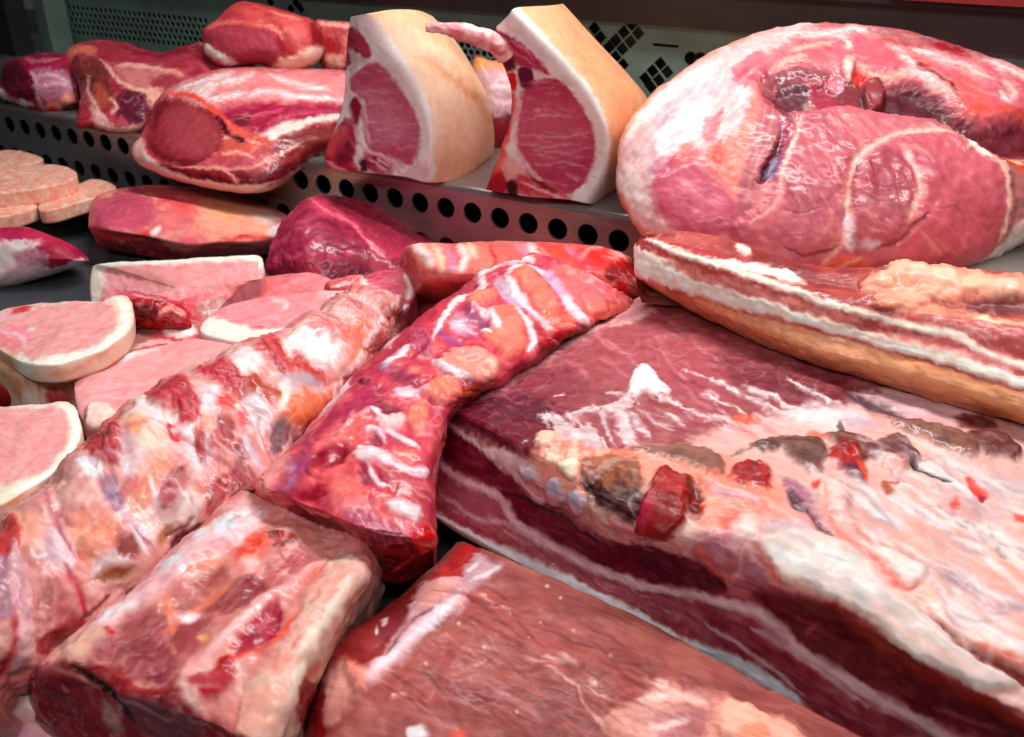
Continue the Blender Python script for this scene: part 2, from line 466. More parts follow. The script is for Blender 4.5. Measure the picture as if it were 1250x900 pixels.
        for k in used:
            Q = s.quads[flab == k]; T = s.fan[tlab == k]
            ids = np.unique(np.concatenate([Q.ravel(), T.ravel()]))
            mp = np.full(len(s.P), -1); mp[ids] = np.arange(len(ids))
            Q = mp[Q]; T = mp[T]
            nm = name if root is None else s.names[k]
            me = bpy.data.meshes.new(nm)
            me.vertices.add(len(ids)); me.vertices.foreach_set("co", (s.P[ids]-org).astype(np.float32).ravel())
            lp = np.concatenate([Q.ravel(), T.ravel()])
            me.loops.add(len(lp)); me.loops.foreach_set("vertex_index", lp.astype(np.int32))
            me.polygons.add(len(Q)+len(T))
            st = np.concatenate([np.arange(len(Q))*4, len(Q)*4+np.arange(len(T))*3])
            me.polygons.foreach_set("loop_start", st.astype(np.int32))
            me.update(calc_edges=True)
            me.polygons.foreach_set("use_smooth", np.ones(len(st), bool))
            ca = me.color_attributes.new("Col", 'FLOAT_COLOR', 'POINT')
            ca.data.foreach_set("color", np.c_[np.clip(s.col[ids], .001, .95), np.ones(len(ids))].astype(np.float32).ravel())
            ga = me.attributes.new("grain", 'FLOAT_VECTOR', 'POINT')
            uv = s.uv[ids]
            if swap: uv = uv[:, [1, 0, 2]]
            ga.data.foreach_set("vector", uv.astype(np.float32).ravel())
            if len(used) > 1: me.normals_split_custom_set_from_vertices([tuple(v) for v in N[ids]])
            me.materials.append(s.mats.get(k, mat))
            o = bpy.data.objects.new(nm, me); COL.objects.link(o)
            if root is None: o.location = org; tag(o, label, cat, group, kind); root_ret = o
            else: o.parent = root; root_ret = root
        s.root = root_ret; s.org = org
        return s
# ------------------------------------------------------------------ the steel of the display case
def steel(name, c, rough=.38, metal=.9, streak=(6, 260), var=.25, spec=.5):
    m = bpy.data.materials.new(name); m.use_nodes = True
    nt = m.node_tree; L = nt.links.new; bs = nt.nodes["Principled BSDF"]
    tc = nd(nt, "ShaderNodeTexCoord"); mp = nd(nt, "ShaderNodeMapping"); mp.inputs["Scale"].default_value = (streak[0], streak[0], streak[1])
    n1 = nd(nt, "ShaderNodeTexNoise"); n1.inputs["Scale"].default_value = 1; n1.inputs["Detail"].default_value = 4
    L(tc.outputs["Object"], mp.inputs[0]); L(mp.outputs[0], n1.inputs["Vector"])
    n2 = nd(nt, "ShaderNodeTexNoise"); n2.inputs["Scale"].default_value = 14; n2.inputs["Detail"].default_value = 5
    L(tc.outputs["Object"], n2.inputs["Vector"])
    r = nd(nt, "ShaderNodeMapRange"); r.inputs[1].default_value = .3; r.inputs[2].default_value = .7; r.inputs[3].default_value = 1-var; r.inputs[4].default_value = 1+var
    L(n2.outputs[0], r.inputs[0])
    sc = nd(nt, "ShaderNodeVectorMath", operation='SCALE'); sc.inputs[0].default_value = tuple(lin(c)); L(r.outputs[0], sc.inputs["Scale"])
    L(sc.outputs[0], bs.inputs["Base Color"])
    r2 = nd(nt, "ShaderNodeMapRange"); r2.inputs[1].default_value = .3; r2.inputs[2].default_value = .7; r2.inputs[3].default_value = rough-.08; r2.inputs[4].default_value = rough+.12
    L(n1.outputs[0], r2.inputs[0]); L(r2.outputs[0], bs.inputs["Roughness"])
    bs.inputs["Metallic"].default_value = metal
    bp = nd(nt, "ShaderNodeBump"); bp.inputs["Strength"].default_value = .12; bp.inputs["Distance"].default_value = .0004
    L(n1.outputs[0], bp.inputs["Height"]); L(bp.outputs[0], bs.inputs["Normal"])
    return m
M_STEP = steel("brushed_steel", "a39e9b", .26, .75)
M_PANEL = steel("green_grey_steel", "62786d", .42, .3, var=.2)
M_DARK = steel("dark_rail", "171412", .5, .1)
M_BROWN = steel("brown_grey_rail", "3a312d", .5, .2)
M_FLOOR = steel("counter_steel", "4c5257", .42, .5, (8, 8), .3)
M_BLACK = steel("black_plastic", "0b0b0d", .45, 0)
M_RED = steel("red_trim", "7c160c", .5, 0)

from mathutils import Vector
from mathutils.geometry import delaunay_2d_cdt
def sheet_with_holes(w0, w1, h0, h1, holes):
    """flat sheet in (s, z) pierced by polygon holes -> verts2d, tris, hole loops"""
    pts = [(w0, h0), (w1, h0), (w1, h1), (w0, h1)]
    faces = [[0, 1, 2, 3]]; edges = []
    for h in holes:
        k = len(pts); pts += [tuple(p) for p in h]
        edges += [(k+i, k+(i+1) % len(h)) for i in range(len(h))]
    V, E, F, ov, oe, of = delaunay_2d_cdt([Vector(p) for p in pts], edges, faces, 1, 1e-7)
    V = np.array([tuple(v) for v in V])
    cen = V[np.array(F)].mean(1)
    keep = np.ones(len(F), bool)
    for h in holes:
        h = np.asarray(h); lo, hi = h.min(0), h.max(0)
        i = np.nonzero((cen[:, 0] > lo[0]) & (cen[:, 0] < hi[0]) & (cen[:, 1] > lo[1]) & (cen[:, 1] < hi[1]))[0]
        if len(i) == 0: continue
        ins = np.ones(len(i), bool)
        for a, b in zip(h, np.roll(h, -1, 0)):
            ins &= ((b[0]-a[0])*(cen[i, 1]-a[1])-(b[1]-a[1])*(cen[i, 0]-a[0])) > 0
        keep[i[ins]] = False
    return V, [f for f, k in zip(F, keep) if k]
def ngon(c, r, n, rot=0, ry=None):
    a = np.arange(n)/n*2*math.pi+rot
    return np.stack([c[0]+r*np.cos(a), c[1]+(ry or r)*np.sin(a)], -1)
def pierced(name, parent, org, u, n, w0, w1, h0, h1, holes, thick, mat):
    V, F = sheet_with_holes(w0, w1, h0, h1, holes)
    W = lambda p, off: np.array([org[0]+u[0]*p[0]+n[0]*off, org[1]+u[1]*p[0]+n[1]*off, p[1]])
    verts = [W(p, 0) for p in V]; faces = [tuple(f) for f in F]
    for h in holes:
        k = len(verts); m = len(h)
        verts += [W(p, 0) for p in h]+[W(p, thick) for p in h]
        faces += [(k+i, k+(i+1) % m, k+m+(i+1) % m, k+m+i) for i in range(m)]
    return mesh_obj(name, verts, faces, mat, parent, smooth=False, origin=np.array(parent.location) if parent else None)

ZT = .095
A_ = at_z(np.float64(20), np.float64(131), ZT); B_ = at_z(np.float64(770), np.float64(264), ZT)
U_ = (B_-A_)/np.linalg.norm(B_-A_); N_ = np.array([-U_[1], U_[0], 0])      # along the step, and back into the case
def on_plane(px, py, off=0.):
    """where a sight line meets the upright plane `off` metres behind the step's face -> (along, height)"""
    d = ray(px, py); o = A_+N_*off; c = np.array([0, 0, CH])
    t = ((o-c) @ N_)/(d @ N_); Q = c+d*t[..., None]
    return np.stack([(Q-A_) @ U_, Q[..., 2]], -1)
def block(name, s0, s1, o0, o1, z0, z1, mat, parent=None, bev=0):
    c = [(s0, o0), (s1, o0), (s1, o1), (s0, o1)]
    V = [A_+U_*s+N_*o for s, o in c]; V = [np.array([v[0], v[1], z]) for z in (z0, z1) for v in V]
    F = [(3, 2, 1, 0), (4, 5, 6, 7), (0, 1, 5, 4), (1, 2, 6, 5), (2, 3, 7, 6), (3, 0, 4, 7)]
    return mesh_obj(name, V, F, mat, parent, smooth=False, origin=np.array(parent.location) if parent else None)

# counter floor
fl = mesh_obj("counter_floor", [(-3, -.3, 0), (3, -.3, 0), (3, 3.2, 0), (-3, 3.2, 0)], [(0, 1, 2, 3)], M_FLOOR, smooth=False)
tag(fl, "dark grey steel floor of the meat counter", "counter", kind="structure")

# perforated step
step = tag(empty("perforated_step", A_*np.array([1, 1, 0])), "brushed steel step with rows of round holes, under the hams and loins", "shelf")
ph = on_plane(np.array([610., 645.]), np.array([264., 270.]))[:, 0]; ph0 = ph.mean()-.0175
holes = []
for zc in (.067, .021):
    for k in range(-33, 20): holes.append(ngon((ph0+k*.0349, zc), .0116, 22))
pierced("front_face", step, A_, U_, N_, -1.0, 1.55, -.002, ZT-.006, holes, .003, M_STEP)
arc = [(0, -.006), (.0008, -.0030), (.0024, -.0010), (.006, 0), (.45, 0)]
V = []; F = []
for s_ in (-1.0, 1.55):
    for o, z in arc: v = A_+U_*s_+N_*o; V.append((v[0], v[1], ZT+z))
k = len(arc); F = [(i, i+1, k+i+1, k+i) for i in range(k-1)]
mesh_obj("top_plate", V, F, M_STEP, step, origin=np.array(step.location))

# pierced back panel
WO = .36
pan = tag(empty("back_panel", (A_+N_*WO)*np.array([1, 1, 0])), "green grey steel back panel pierced with round and diamond holes", "panel")
hs = []
P5 = lambda x, y: on_plane(np.float64(600+x/4.167), np.float64(y/4.167), WO)
dia = [(523, 145), (553, 190), (598, 240), (630, 290), (668, 330), (714, 123), (672, 165), (632, 205), (745, 170), (706, 212), (665, 250),
       (858, 325), (818, 362), (893, 368), (850, 408), (780, 400), (808, 442)]
for x, y in dia:
    c = P5(x, y); hs.append(ngon(c, .0092, 4, 0))
for x, y in ((1012, 298), (1062, 300), (1036, 336)): hs.append(ngon(P5(x, y), .0085, 14))
a, b = P5(820, 227), P5(950, 238)
hs.append(np.array([(a[0], a[1]-.0018), (b[0], b[1]-.0018), (b[0], b[1]+.0018), (a[0], a[1]+.0018)]))
for x, y in ((330, 3), (355, 11), (361, 4), (367, 11)):
    hs.append(ngon(on_plane(np.float64(x), np.float64(y), WO), .0085, 4, 0))
def field(x0, y0, x1, y1, pit, r):
    a = on_plane(np.float64(x0), np.float64(y0), WO); b = on_plane(np.float64(x1), np.float64(y1), WO)
    row = 0; z = a[1]
    while z > b[1]:
        s_ = a[0]+(row % 2)*pit/2
        while s_ < b[0]: hs.append(ngon((s_, z), r, 10)); s_ += pit
        z -= pit*.866; row += 1
field(84, 9, 262, 66, .0125, .0048)
field(540, 36, 622, 84, .0108, .0045)
tt = on_plane(np.array([560., 790.]), np.array([14., 27.]), WO)[:, 1].mean()
w = pierced("pierced_sheet", pan, A_+N_*WO, U_, N_, -.42, 2.0, .02, tt, hs, .002, M_PANEL)
block("black_backing", -.42, 2.0, WO+.03, WO+.04, .0, tt, M_BLACK, pan)
rail = tag(empty("upper_rail", (A_+N_*WO)*np.array([1, 1, 0])+np.array([0, 0, tt])), "dark brown grey rail along the top of the back panel", "rail")
block("lower_strip", -.42, 2.0, WO-.012, WO+.05, tt+.0005, tt+.045, M_BROWN, rail)
block("upper_strip", -.42, 2.0, WO-.03, WO+.05, tt+.0455, tt+.30, M_DARK, rail)
rz = on_plane(np.float64(1180), np.float64(4), WO-.034)
s0 = on_plane(np.float64(1085), np.float64(1), WO-.034)[0]
red = block("red_trim_strip", s0, 2.0, WO-.040, WO-.031, rz[1], rz[1]+.05, M_RED)
tag(red, "bright red trim strip at the top right edge of the case", "trim")
# left end of the case: a dark end wall and a pale green upright
e = on_plane(np.array([28., 76.]), np.array([30., 30.]), WO-.02)[:, 0]
post = block("corner_post", e[1]-.030, e[1], WO-.05, WO-.005, 0.0, tt+.2, M_PANEL)
tag(post, "pale green steel corner post at the left end of the case", "post")
endw = block("end_wall", -.62, e[1]-.04, WO-.10, WO-.06, 0.0, tt+.35, M_DARK)
tag(endw, "dark end wall left of the corner post", "wall")
# ------------------------------------------------------------------ shared colours (sRGB)
WH, CW, PF, OR, PK = 'f0e4de', 'dfe8ea', 'eebcb4', 'ee9076', 'd9848c'
LN, MR, DK, RD, BR, PU = 'b0445a', '86203e', '4a0c1e', 'c8202a', '7d4b46', 'b59fbe'
RI, RO = 'f0d0b8', 'e0a684'
def ol(pts, d, d2=None):
    q = pairs(pts); y = q[:, 1]
    return np.c_[q, np.full(len(q), d) if d2 is None else d+(d2-d)*(y-y.min())/(y.max()-y.min())]
def bone(name, pts, rad, parent, col1, col2, org):
    """tapered bone along 3-D points"""
    C = smooth_line(np.array(pts, float), 14); R = np.interp(np.linspace(0, 1, len(C)), np.linspace(0, 1, len(rad)), rad)
    n = 28; V = []; F = []
    for k in range(len(C)):
        t = C[min(k+1, len(C)-1)]-C[max(k-1, 0)]; t /= np.linalg.norm(t)
        a = np.cross(t, [0, 0, 1]); a /= np.linalg.norm(a); b = np.cross(a, t)
        for j in range(n):
            th = j/n*2*math.pi; V.append(C[k]+R[k]*(a*math.cos(th)+b*math.sin(th)*.85))
    for k in range(len(C)-1):
        for j in range(n): F.append((k*n+j, k*n+(j+1) % n, (k+1)*n+(j+1) % n, (k+1)*n+j))
    F += [tuple(range(n))[::-1], tuple((len(C)-1)*n+j for j in range(n))]
    V = np.array(V); V += .0022*np.stack([fbm(V*75+i*5, 3) for i in range(3)], -1); V += .0007*np.stack([fbm(V*200+i*9, 2) for i in range(3)], -1)
    o = mesh_obj(name, V, F, M_FAT, parent, origin=np.array(parent.location))
    ca = o.data.color_attributes.new("Col", 'FLOAT_COLOR', 'POINT')
    k = sstep(-.3, .3, fbm(V*70+2, 3))[:, None]; c = lin(col1)*(1-k)+lin(col2)*k
    ca.data.foreach_set("color", np.c_[c, np.ones(len(V))].astype(np.float32).ravel())
    return o

# ------------------------------------------------------------------ back row, left
p = Piece().dome(ol([0,97, 7,77, 25,70, 50,65, 75,66, 92,78, 98,100, 98,132, 85,139, 60,141, 40,135, 15,125, -6,117], 136), 5, 'd', away=7.7)
p.base('a83a58', '8c2444', 60).bump(60, 1.4)
p.patch('6e1a38', [21,80, 30,85, 40,100, 42,118, 30,125, 20,120, 10,100], 2, 2, h=-2)
p.patch('5c1030', [0,95, 8,78, 24,74, 22,95, 18,110, 5,112], 3, 2)
p.patch('c08ca8', [42,85, 60,84, 80,92, 92,100, 92,112, 70,118, 55,125, 45,115, 38,98], 5, 4, a=.9)
p.lines('e6c8d0', [[45,95, 60,92, 85,100], [50,105, 70,102, 92,105], [38,88, 44,102, 45,120, 55,135]], w=1.8, soft=2, a=.8)
p.lines('7d4c90', [[55,118, 70,112, 88,102], [60,108, 75,105]], w=1.5, soft=2, a=.6)
p.line(WH, [-4,108, 6,119, 18,126, 38,127], w=4)
p.patch('e0a090', [55,132, 70,122, 92,112, 95,125, 80,135], 4, 4); p.patch(RD, [60,131, 68,131, 68,139, 60,139], 2, 1)
p.patch('5a1838', [76,128, 95,126, 94,138, 76,139], 3, 2)
p.line('e49aa6', [30,73, 50,74, 74,72], w=2, a=.6)
p.web('e0b0bc', 40, .06, .5, (1, 1.2), 7)
p.build("pork_joint", "small dark red pork joint at the far left end of the steel step", "meat")

p = Piece().dome(ol([77,76, 84,58, 115,49, 150,51, 175,60, 200,64, 230,55, 255,51, 300,60, 310,112, 230,132, 192,140, 186,152, 175,161, 140,163, 112,158, 92,155, 95,140, 98,115, 92,97, 79,87], 140, 125), 6, 'd', away=13.2, centre=(170, 105, 132))
p.base('c0606e', 'a8404f', 50).bump(50, 1.75)
p.patch('b04a5a', [110,52, 150,54, 200,68, 260,58, 290,66, 230,78, 170,80, 130,68], 5, 5)
p.lines('8c2a3e', [[200,66, 230,62, 260,56], [150,58, 175,66, 205,70]], w=3, a=.6)
p.patch('d99a94', [140,82, 200,84, 225,92, 190,100, 185,120, 170,125, 150,96], 4, 4, a=.8)
p.line('efb8ae', [140,81, 165,80, 200,86, 222,92], w=2.5, h=1)
p.patch('a85058', [185,95, 215,92, 222,104, 200,115, 188,112], 3, 3)
p.patch('f0b8aa', [178,108, 200,112, 200,122, 186,132, 180,122], 3, 3)
p.patch('7c3a40', [80,70, 100,72, 120,75, 115,90, 98,98, 84,88], 4, 3, h=-1)
p.patch('e8907a', [82,62, 95,55, 115,57, 115,66, 95,64, 84,70], 3, 2)
p.patch('8a4a44', [105,72, 125,76, 130,95, 135,115, 130,130, 115,125, 105,110, 98,96], 3, 3, h=-1.5)
p.patch('c46a58', [118,100, 130,112, 134,126, 124,130, 114,122], 3, 2)
p.patch('6a2440', [142,118, 160,108, 176,112, 182,132, 178,148, 160,152, 148,140, 140,145, 144,130], 3, 3, h=-1)
p.lines('ecc0b4', [[122,72, 140,92, 150,102, 165,108, 178,112], [106,92, 108,112, 116,128, 124,142, 136,152], [132,118, 142,128, 136,140]], w=2, h=.8)
p.lines('f0c4bc', [[110,130, 122,142, 130,154], [112,145, 135,158, 172,156]], w=4, a=.9)
p.patch('c0404c', [96,118, 106,118, 110,140, 108,156, 94,152, 98,138], 3, 2)
p.web('ecc4bc', 36, .06, .55, (1, 1.2), 5); p.web('742028', 50, .06, .4, (1, 1.2), 6, h=-.6)
p.build("pork_shoulder", "boned pork shoulder with brown seams beside the far left joint", "meat")

# upper piece on top of the pile
p = Piece().dome(ol([247,36, 262,26, 290,3, 330,8, 360,17, 384,26, 395,45, 394,66, 380,80, 350,88, 320,81, 270,81, 252,68, 247,52], 131), 5, 'd', away=8.6, centre=(320, 48, 131))
p.base('c85a58', 'b8484c', 60).bump(70, 1.05)
p.patch('b45664', [250,36, 270,30, 310,29, 325,36, 340,50, 345,66, 330,80, 290,80, 262,64, 250,50], 2.5, 2, h=-2.5, part='loin_eye', mat=M_LOIN)
p.line('e07a72', [250,32, 275,27, 310,29, 320,33], w=2, h=.8)
p.line(WH, [248,54, 258,64, 275,74, 288,80], w=4.5, soft=2)
p.patch('ecc8b8', [330,84, 345,72, 360,66, 385,56, 396,58, 392,72, 375,82, 350,88], 3, 2, h=1.5, part='fat_end', mat=M_FAT)
p.patch('a83038', [345,32, 360,40, 358,62, 345,64, 338,45], 4, 3); p.patch('d8686a', [342,26, 365,24, 372,40, 362,52, 352,40], 4, 3)
p.patch('8c2028', [380,26, 394,42, 393,56, 382,54], 3, 2)
p.lines('e89a8c', [[318,30, 335,36, 345,48], [330,14, 350,20, 370,24]], w=2, a=.7)
p.lift("flesh", .9).build("pork_loin_end", "reddish loin end lying on top of the pile at the back", "meat", M_LOIN)

p = Piece().dome(ol([384,27, 405,26, 432,30, 436,60, 432,90, 400,88, 388,70], 134), 3, 'd', away=5.4)
p.base('c86a6a', 'b04a4e', 90).bump(80, 1.05)
p.patch('a02428', [398,45, 416,46, 418,64, 400,66], 4, 3); p.line('e8b0ac', [388,28, 410,30, 430,33], w=3)
p.patch('d8a898', [398,68, 416,68, 420,82, 402,82], 3, 3)
p.build("pork_trimming", "small pale pink trimming between the loin end and the rind loins", "meat")

p = Piece().dome(ol([578,72, 600,74, 636,78, 650,130, 640,190, 600,200, 580,150], 118), 3, 'd', away=6.3)
p.base('8c2436', '6a1424', 60).bump(60, 0.7)
p.patch('d29a74', [575,70, 640,74, 640,90, 575,86], 2, 1, part='rind', mat=M_RIND)
p.patch('c4a4ae', [575,87, 640,91, 640,136, 600,138, 575,120], 4, 5); p.lines('e4d0d4', [[598,108, 615,106, 632,108], [600,120, 618,126, 630,124]], w=3, a=.7)
p.build("pork_belly_piece", "dark belly piece half hidden between the two rind loins", "meat")

# the big loin with a belly flap that hangs over the step
p = Piece().dome(ol([160,182, 170,168, 180,145, 190,124, 202,110, 225,98, 255,87, 300,82, 350,84, 425,88, 445,120, 440,165, 402,186, 382,196, 362,212, 340,228, 312,236, 282,234, 232,225, 192,212, 166,198], 126, 110), 7, 'd', away=12.7, centre=(295, 160, 118))
p.base('d0727a', 'bc5866', 50).bump(50, 1.4)
p.patch('e8a0a0', [200,112, 250,90, 300,84, 420,90, 425,120, 350,126, 290,122, 250,135, 215,128], 6, 6)
p.lines('f6e8e8', [[215,112, 250,98, 285,90], [225,118, 255,105, 290,98, 310,88], [235,128, 270,120, 300,112], [232,122, 250,116, 262,108], [300,118, 330,112, 360,118, 425,122], [330,92, 360,102, 400,110]], w=3, soft=3, br=.5, h=.8)
p.patch('a82450', [265,142, 300,130, 330,126, 365,128, 425,130, 428,142, 390,145, 350,148, 318,162, 295,155], 4, 3)
p.lines('d86a8a', [[270,152, 320,140, 350,130], [330,148, 370,138, 420,134]], w=2, a=.6); p.patch('7c1238', [285,146, 305,142, 300,156, 288,154], 3, 2)
p.lines(WH, [[318,166, 345,156, 380,148, 428,140], [325,170, 350,160, 375,152]], w=4, h=1)
p.patch('8c2a2c', [340,172, 365,160, 410,150, 435,150, 420,172, 395,184, 360,200, 335,190], 4, 4)
p.patch('d06a5c', [262,165, 290,158, 325,168, 330,178, 300,190, 275,192, 262,182], 4, 4)
p.lines('eeb0a4', [[262,172, 285,168, 318,175], [270,190, 290,186, 310,192]], w=2)
p.patch('7a1c2c', [200,200, 240,202, 290,208, 320,210, 345,196, 375,184, 400,176, 405,184, 365,208, 340,222, 300,228, 240,222, 205,210], 3, 3)
p.lines('a83c3c', [[215,206, 260,210, 290,222], [300,206, 340,200, 370,186]], w=3, a=.7)
p.lines('e6a49c', [[210,203, 260,205, 300,206, 335,192, 370,172], [270,206, 285,216, 292,224]], w=2)
p.patch('93323c', [182,148, 192,126, 208,118, 235,124, 258,132, 268,150, 272,172, 258,190, 235,200, 205,200, 185,190, 176,172], 3, 3, h=-2, part='loin_eye', mat=M_LOIN)
p.patch('a65058', [200,140, 215,130, 245,136, 262,152, 264,172, 250,186, 225,188, 205,170], 6, 4, a=.8)
p.lines('6a1a28', [[180,172, 195,188, 225,198, 255,192], [186,150, 194,130, 205,122]], w=4, a=.7)
p.lines('ea6a5c', [[205,114, 235,118, 262,134, 272,150], [262,138, 290,158, 305,170]], w=3)
p.lines('5a1020', [[268,150, 282,166, 300,172], [262,140, 276,158]], w=3, h=-1)
p.patch('eebab4', [158,182, 168,168, 174,170, 180,188, 205,208, 250,222, 300,228, 340,222, 380,194, 404,184, 412,190, 380,206, 340,234, 300,240, 230,232, 185,216, 160,200], 2, 1.5, part='rind', mat=M_RIND)
p.line('f6d4cc', [166,176, 182,196, 215,214, 260,224, 305,228, 340,220], w=2)
p.web('f0d4cc', 34, .06, .5, (1, 1.4), 3, lab='flesh'); p.web('8c2030', 40, .06, .4, (1, 1.4), 4, h=-.6, lab='flesh')
p.lift("loin_eye", .92).build("pork_loin_with_flap", "large pork loin with a round dark eye overhanging the step's holes", "meat")

# ------------------------------------------------------------------ the two loins standing on their cut, rind outwards
def depth(rows, db, dt, cols):
    R = np.array(rows, float); n = len(R); out = []
    for i, r in enumerate(R):
        q = pairs(r); b = dt+(db-dt)*i/(n-1); out.append(np.c_[q, b+np.array(cols)])
    return out
rows = [[428,22, 432,20, 440,18, 454,16, 480,12, 510,13, 528,20], [424,50, 433,48, 446,46, 475,44, 505,38, 535,38, 556,50],
        [422,85, 440,85, 476,84, 502,83, 530,75, 560,75, 580,88], [420,118, 450,118, 497,118, 519,115, 548,112, 578,112, 597,125],
        [412,150, 455,150, 510,150, 528,150, 555,150, 585,150, 603,158], [397,185, 450,187, 512,184, 528,187, 555,187, 585,185, 602,188],
        [398,206, 445,211, 492,216, 520,223, 548,222, 575,216, 592,208]]
p = Piece(1.2).lattice(depth(rows, 102, 93, (2, 1, 0, 0, 2, 6, 13)), 'd', away=17.5)
p.base('f0d8c6', RI, 30)
p.patch(RI, [440,12, 470,25, 490,55, 512,90, 528,120, 536,150, 536,190, 528,226, 640,230, 640,0], 1.5, 1, part='rind', mat=M_RIND)
p.patch('e8bc98', [440,8, 540,8, 575,70, 610,130, 610,220, 590,220, 588,160, 560,90, 520,40, 470,20], 14, 6, a=.7)
p.patch('e8bc9c', [520,225, 535,190, 560,195, 600,190, 590,226], 12, 6, a=.7)
p.line('c08458', [515,72, 540,88, 565,108, 588,128, 600,150], w=6, soft=7, h=-3.5, a=.45); p.line(None, [520,60, 545,74, 570,95, 595,120], w=7, soft=6, h=2.5)
p.line(None, [500,30, 525,45, 550,60], w=5, soft=6, h=-1.5)
FACE1 = [424,15, 436,14, 458,26, 478,50, 502,84, 518,112, 528,150, 528,182, 519,226, 380,230, 380,150, 410,60]
p.patch('e6e6e4', FACE1, 1.3, 1, part='fat_cap', mat=M_FAT)
p.line('f2ece6', [446,24, 470,50, 494,86, 512,122, 520,160, 518,205], w=6, soft=6, a=.8)
p.lines('cfd2d8', [[432,34, 455,60, 480,86, 500,114, 512,140], [436,28, 462,56, 486,84]], w=2, soft=3, a=.6)
EYE1 = [427,98, 437,86, 450,78, 462,79, 476,92, 490,110, 502,130, 511,152, 512,172, 508,190, 498,203, 485,196, 470,190, 455,185, 446,176, 443,150, 438,125, 428,110]
p.patch('b25c74', EYE1, 1.6, 1.5, h=-1, part='loin_eye', mat=M_LOIN)
p.patch('c67e92', [440,120, 470,118, 495,140, 500,165, 480,175, 455,165], 12, 8, a=.7); p.patch('a8405e', [460,182, 500,180, 508,192, 495,204, 470,194], 6, 4, a=.8)
p.patch('a04458', [432,98, 445,84, 465,84, 480,100, 455,112], 8, 5, a=.5)
p.lines('d8a0ae', [[440,116, 455,112, 470,116], [445,130, 462,126, 478,130], [448,148, 468,150, 484,146], [458,160, 475,158]], w=1, a=.7, h=.4)
p.line('e8ccd0', [445,128, 447,155, 452,176], w=1.5, a=.7)
p.patch('b45068', [423,38, 430,34, 438,40, 448,52, 454,66, 448,72, 440,66, 430,62, 422,58], 2, 2)
p.patch('ccb8bc', [428,60, 442,66, 446,74, 436,82, 428,90], 3, 3, br=.4); p.patch('a84a5c', [416,62, 424,58, 428,75, 420,85], 2, 3, br=.3)
p.lines('8a2a40', [[432,58, 440,66, 448,70], [424,44, 432,52]], w=1.5)
p.patch('e6d8d8', [416,102, 424,108, 436,118, 446,128, 440,136, 432,132, 424,122], 2, 2)
p.patch('981c44', [427,122, 436,120, 440,132, 438,148, 432,152, 428,140], 2, 1.5, h=-.8)
p.patch('b4405c', [392,190, 400,172, 414,152, 426,142, 434,152, 436,175, 432,200, 440,214, 398,212], 3, 3)
p.patch('d86c66', [398,182, 408,164, 420,154, 424,164, 412,180, 404,196], 4, 3, a=.8); p.patch('93204a', [410,190, 422,172, 430,178, 428,196, 415,202], 4, 3)
p.lines('e6b8c8', [[396,196, 412,206, 430,212], [432,152, 436,172, 446,184, 444,200], [446,182, 462,188, 476,198, 488,212]], w=2, h=.6)
p.patch('a83450', [446,186, 462,190, 476,202, 478,214, 456,212, 446,200], 3, 3); p.lines('f0d4dc', [[450,192, 462,200, 470,210], [462,192, 474,204]], w=1.2)
p.patch('561a48', [439,196, 447,194, 449,208, 441,210], 2, 1); p.patch('d09aa4', [488,214, 500,205, 520,196, 522,224, 495,222], 4, 3, a=.6)
p.streaks('dca4b2', EYE1, 8, 46, 14, .8, .5, 3); p.streaks('984058', EYE1, 12, 30, 14, .8, .4, 4)
p.lift("loin_eye", .78).build("rind_on_pork_loin", "left standing loin, its smooth pale rind facing right on the step", "meat", M_FAT, flesh='loin_side')

rows = [[606,32, 612,27, 620,19, 629,10, 650,8, 670,7, 687,5], [606,60, 625,58, 650,55, 668,49, 690,45, 712,46, 728,50],
        [618,88, 645,88, 674,86, 700,84, 722,80, 745,82, 764,88], [625,118, 665,118, 703,118, 726,118, 748,118, 772,118, 792,124],
        [622,150, 670,150, 721,150, 741,152, 758,152, 778,152, 796,158], [612,180, 670,182, 726,180, 744,178, 758,180, 776,182, 790,185],
        [602,208, 660,212, 720,211, 740,210, 752,210, 766,210, 778,212], [593,232, 640,240, 692,244, 718,249, 730,247, 744,244, 758,240]]
p = Piece(1.2).lattice(depth(rows, 95.5, 85.5, (2, 1, 0, 0, 2.5, 7, 14)), 'd', away=17.0)
p.base(RI, 'e8bc9c', 30)
p.patch('ecc0a0', [629,4, 640,16, 667,48, 696,79, 720,108, 735,134, 745,163, 744,190, 740,212, 718,254, 830,254, 830,0, 640,0], 1.4, 1, part='rind', mat=M_RIND)
p.patch('e2a884', [690,0, 720,40, 770,85, 800,120, 770,160, 750,230, 744,200, 752,150, 720,95, 690,60, 672,20], 14, 8, a=.75); p.patch('ecbc98', [650,8, 680,12, 690,30, 700,60, 680,50, 655,20], 10, 6, a=.6)
p.line(None, [690,6, 712,40, 745,78, 775,112], w=5, soft=6, h=1.5)
FACE2 = [598,40, 604,24, 618,12, 629,6, 646,22, 667,48, 696,79, 720,108, 734,134, 744,163, 744,190, 740,210, 718,254, 570,250, 590,150]
p.patch('e8e4e0', FACE2, 1.2, 1, part='fat_cap', mat=M_FAT)
p.line('d4d2da', [612,32, 640,44, 668,74, 700,104], w=5, soft=7, a=.6); p.line('f6f0e8', [630,18, 660,48, 694,84, 720,116, 735,150, 738,190, 724,235], w=5, soft=5, a=.8)
EYE2 = [634,128, 636,116, 644,102, 660,97, 676,97, 690,105, 701,117, 712,134, 720,150, 726,170, 726,188, 722,206, 714,222, 698,236, 686,238, 668,226, 648,208, 636,196, 630,176, 630,150]
p.patch('b44a64', EYE2, 1.6, 1.5, h=-1, part='loin_eye', mat=M_LOIN)
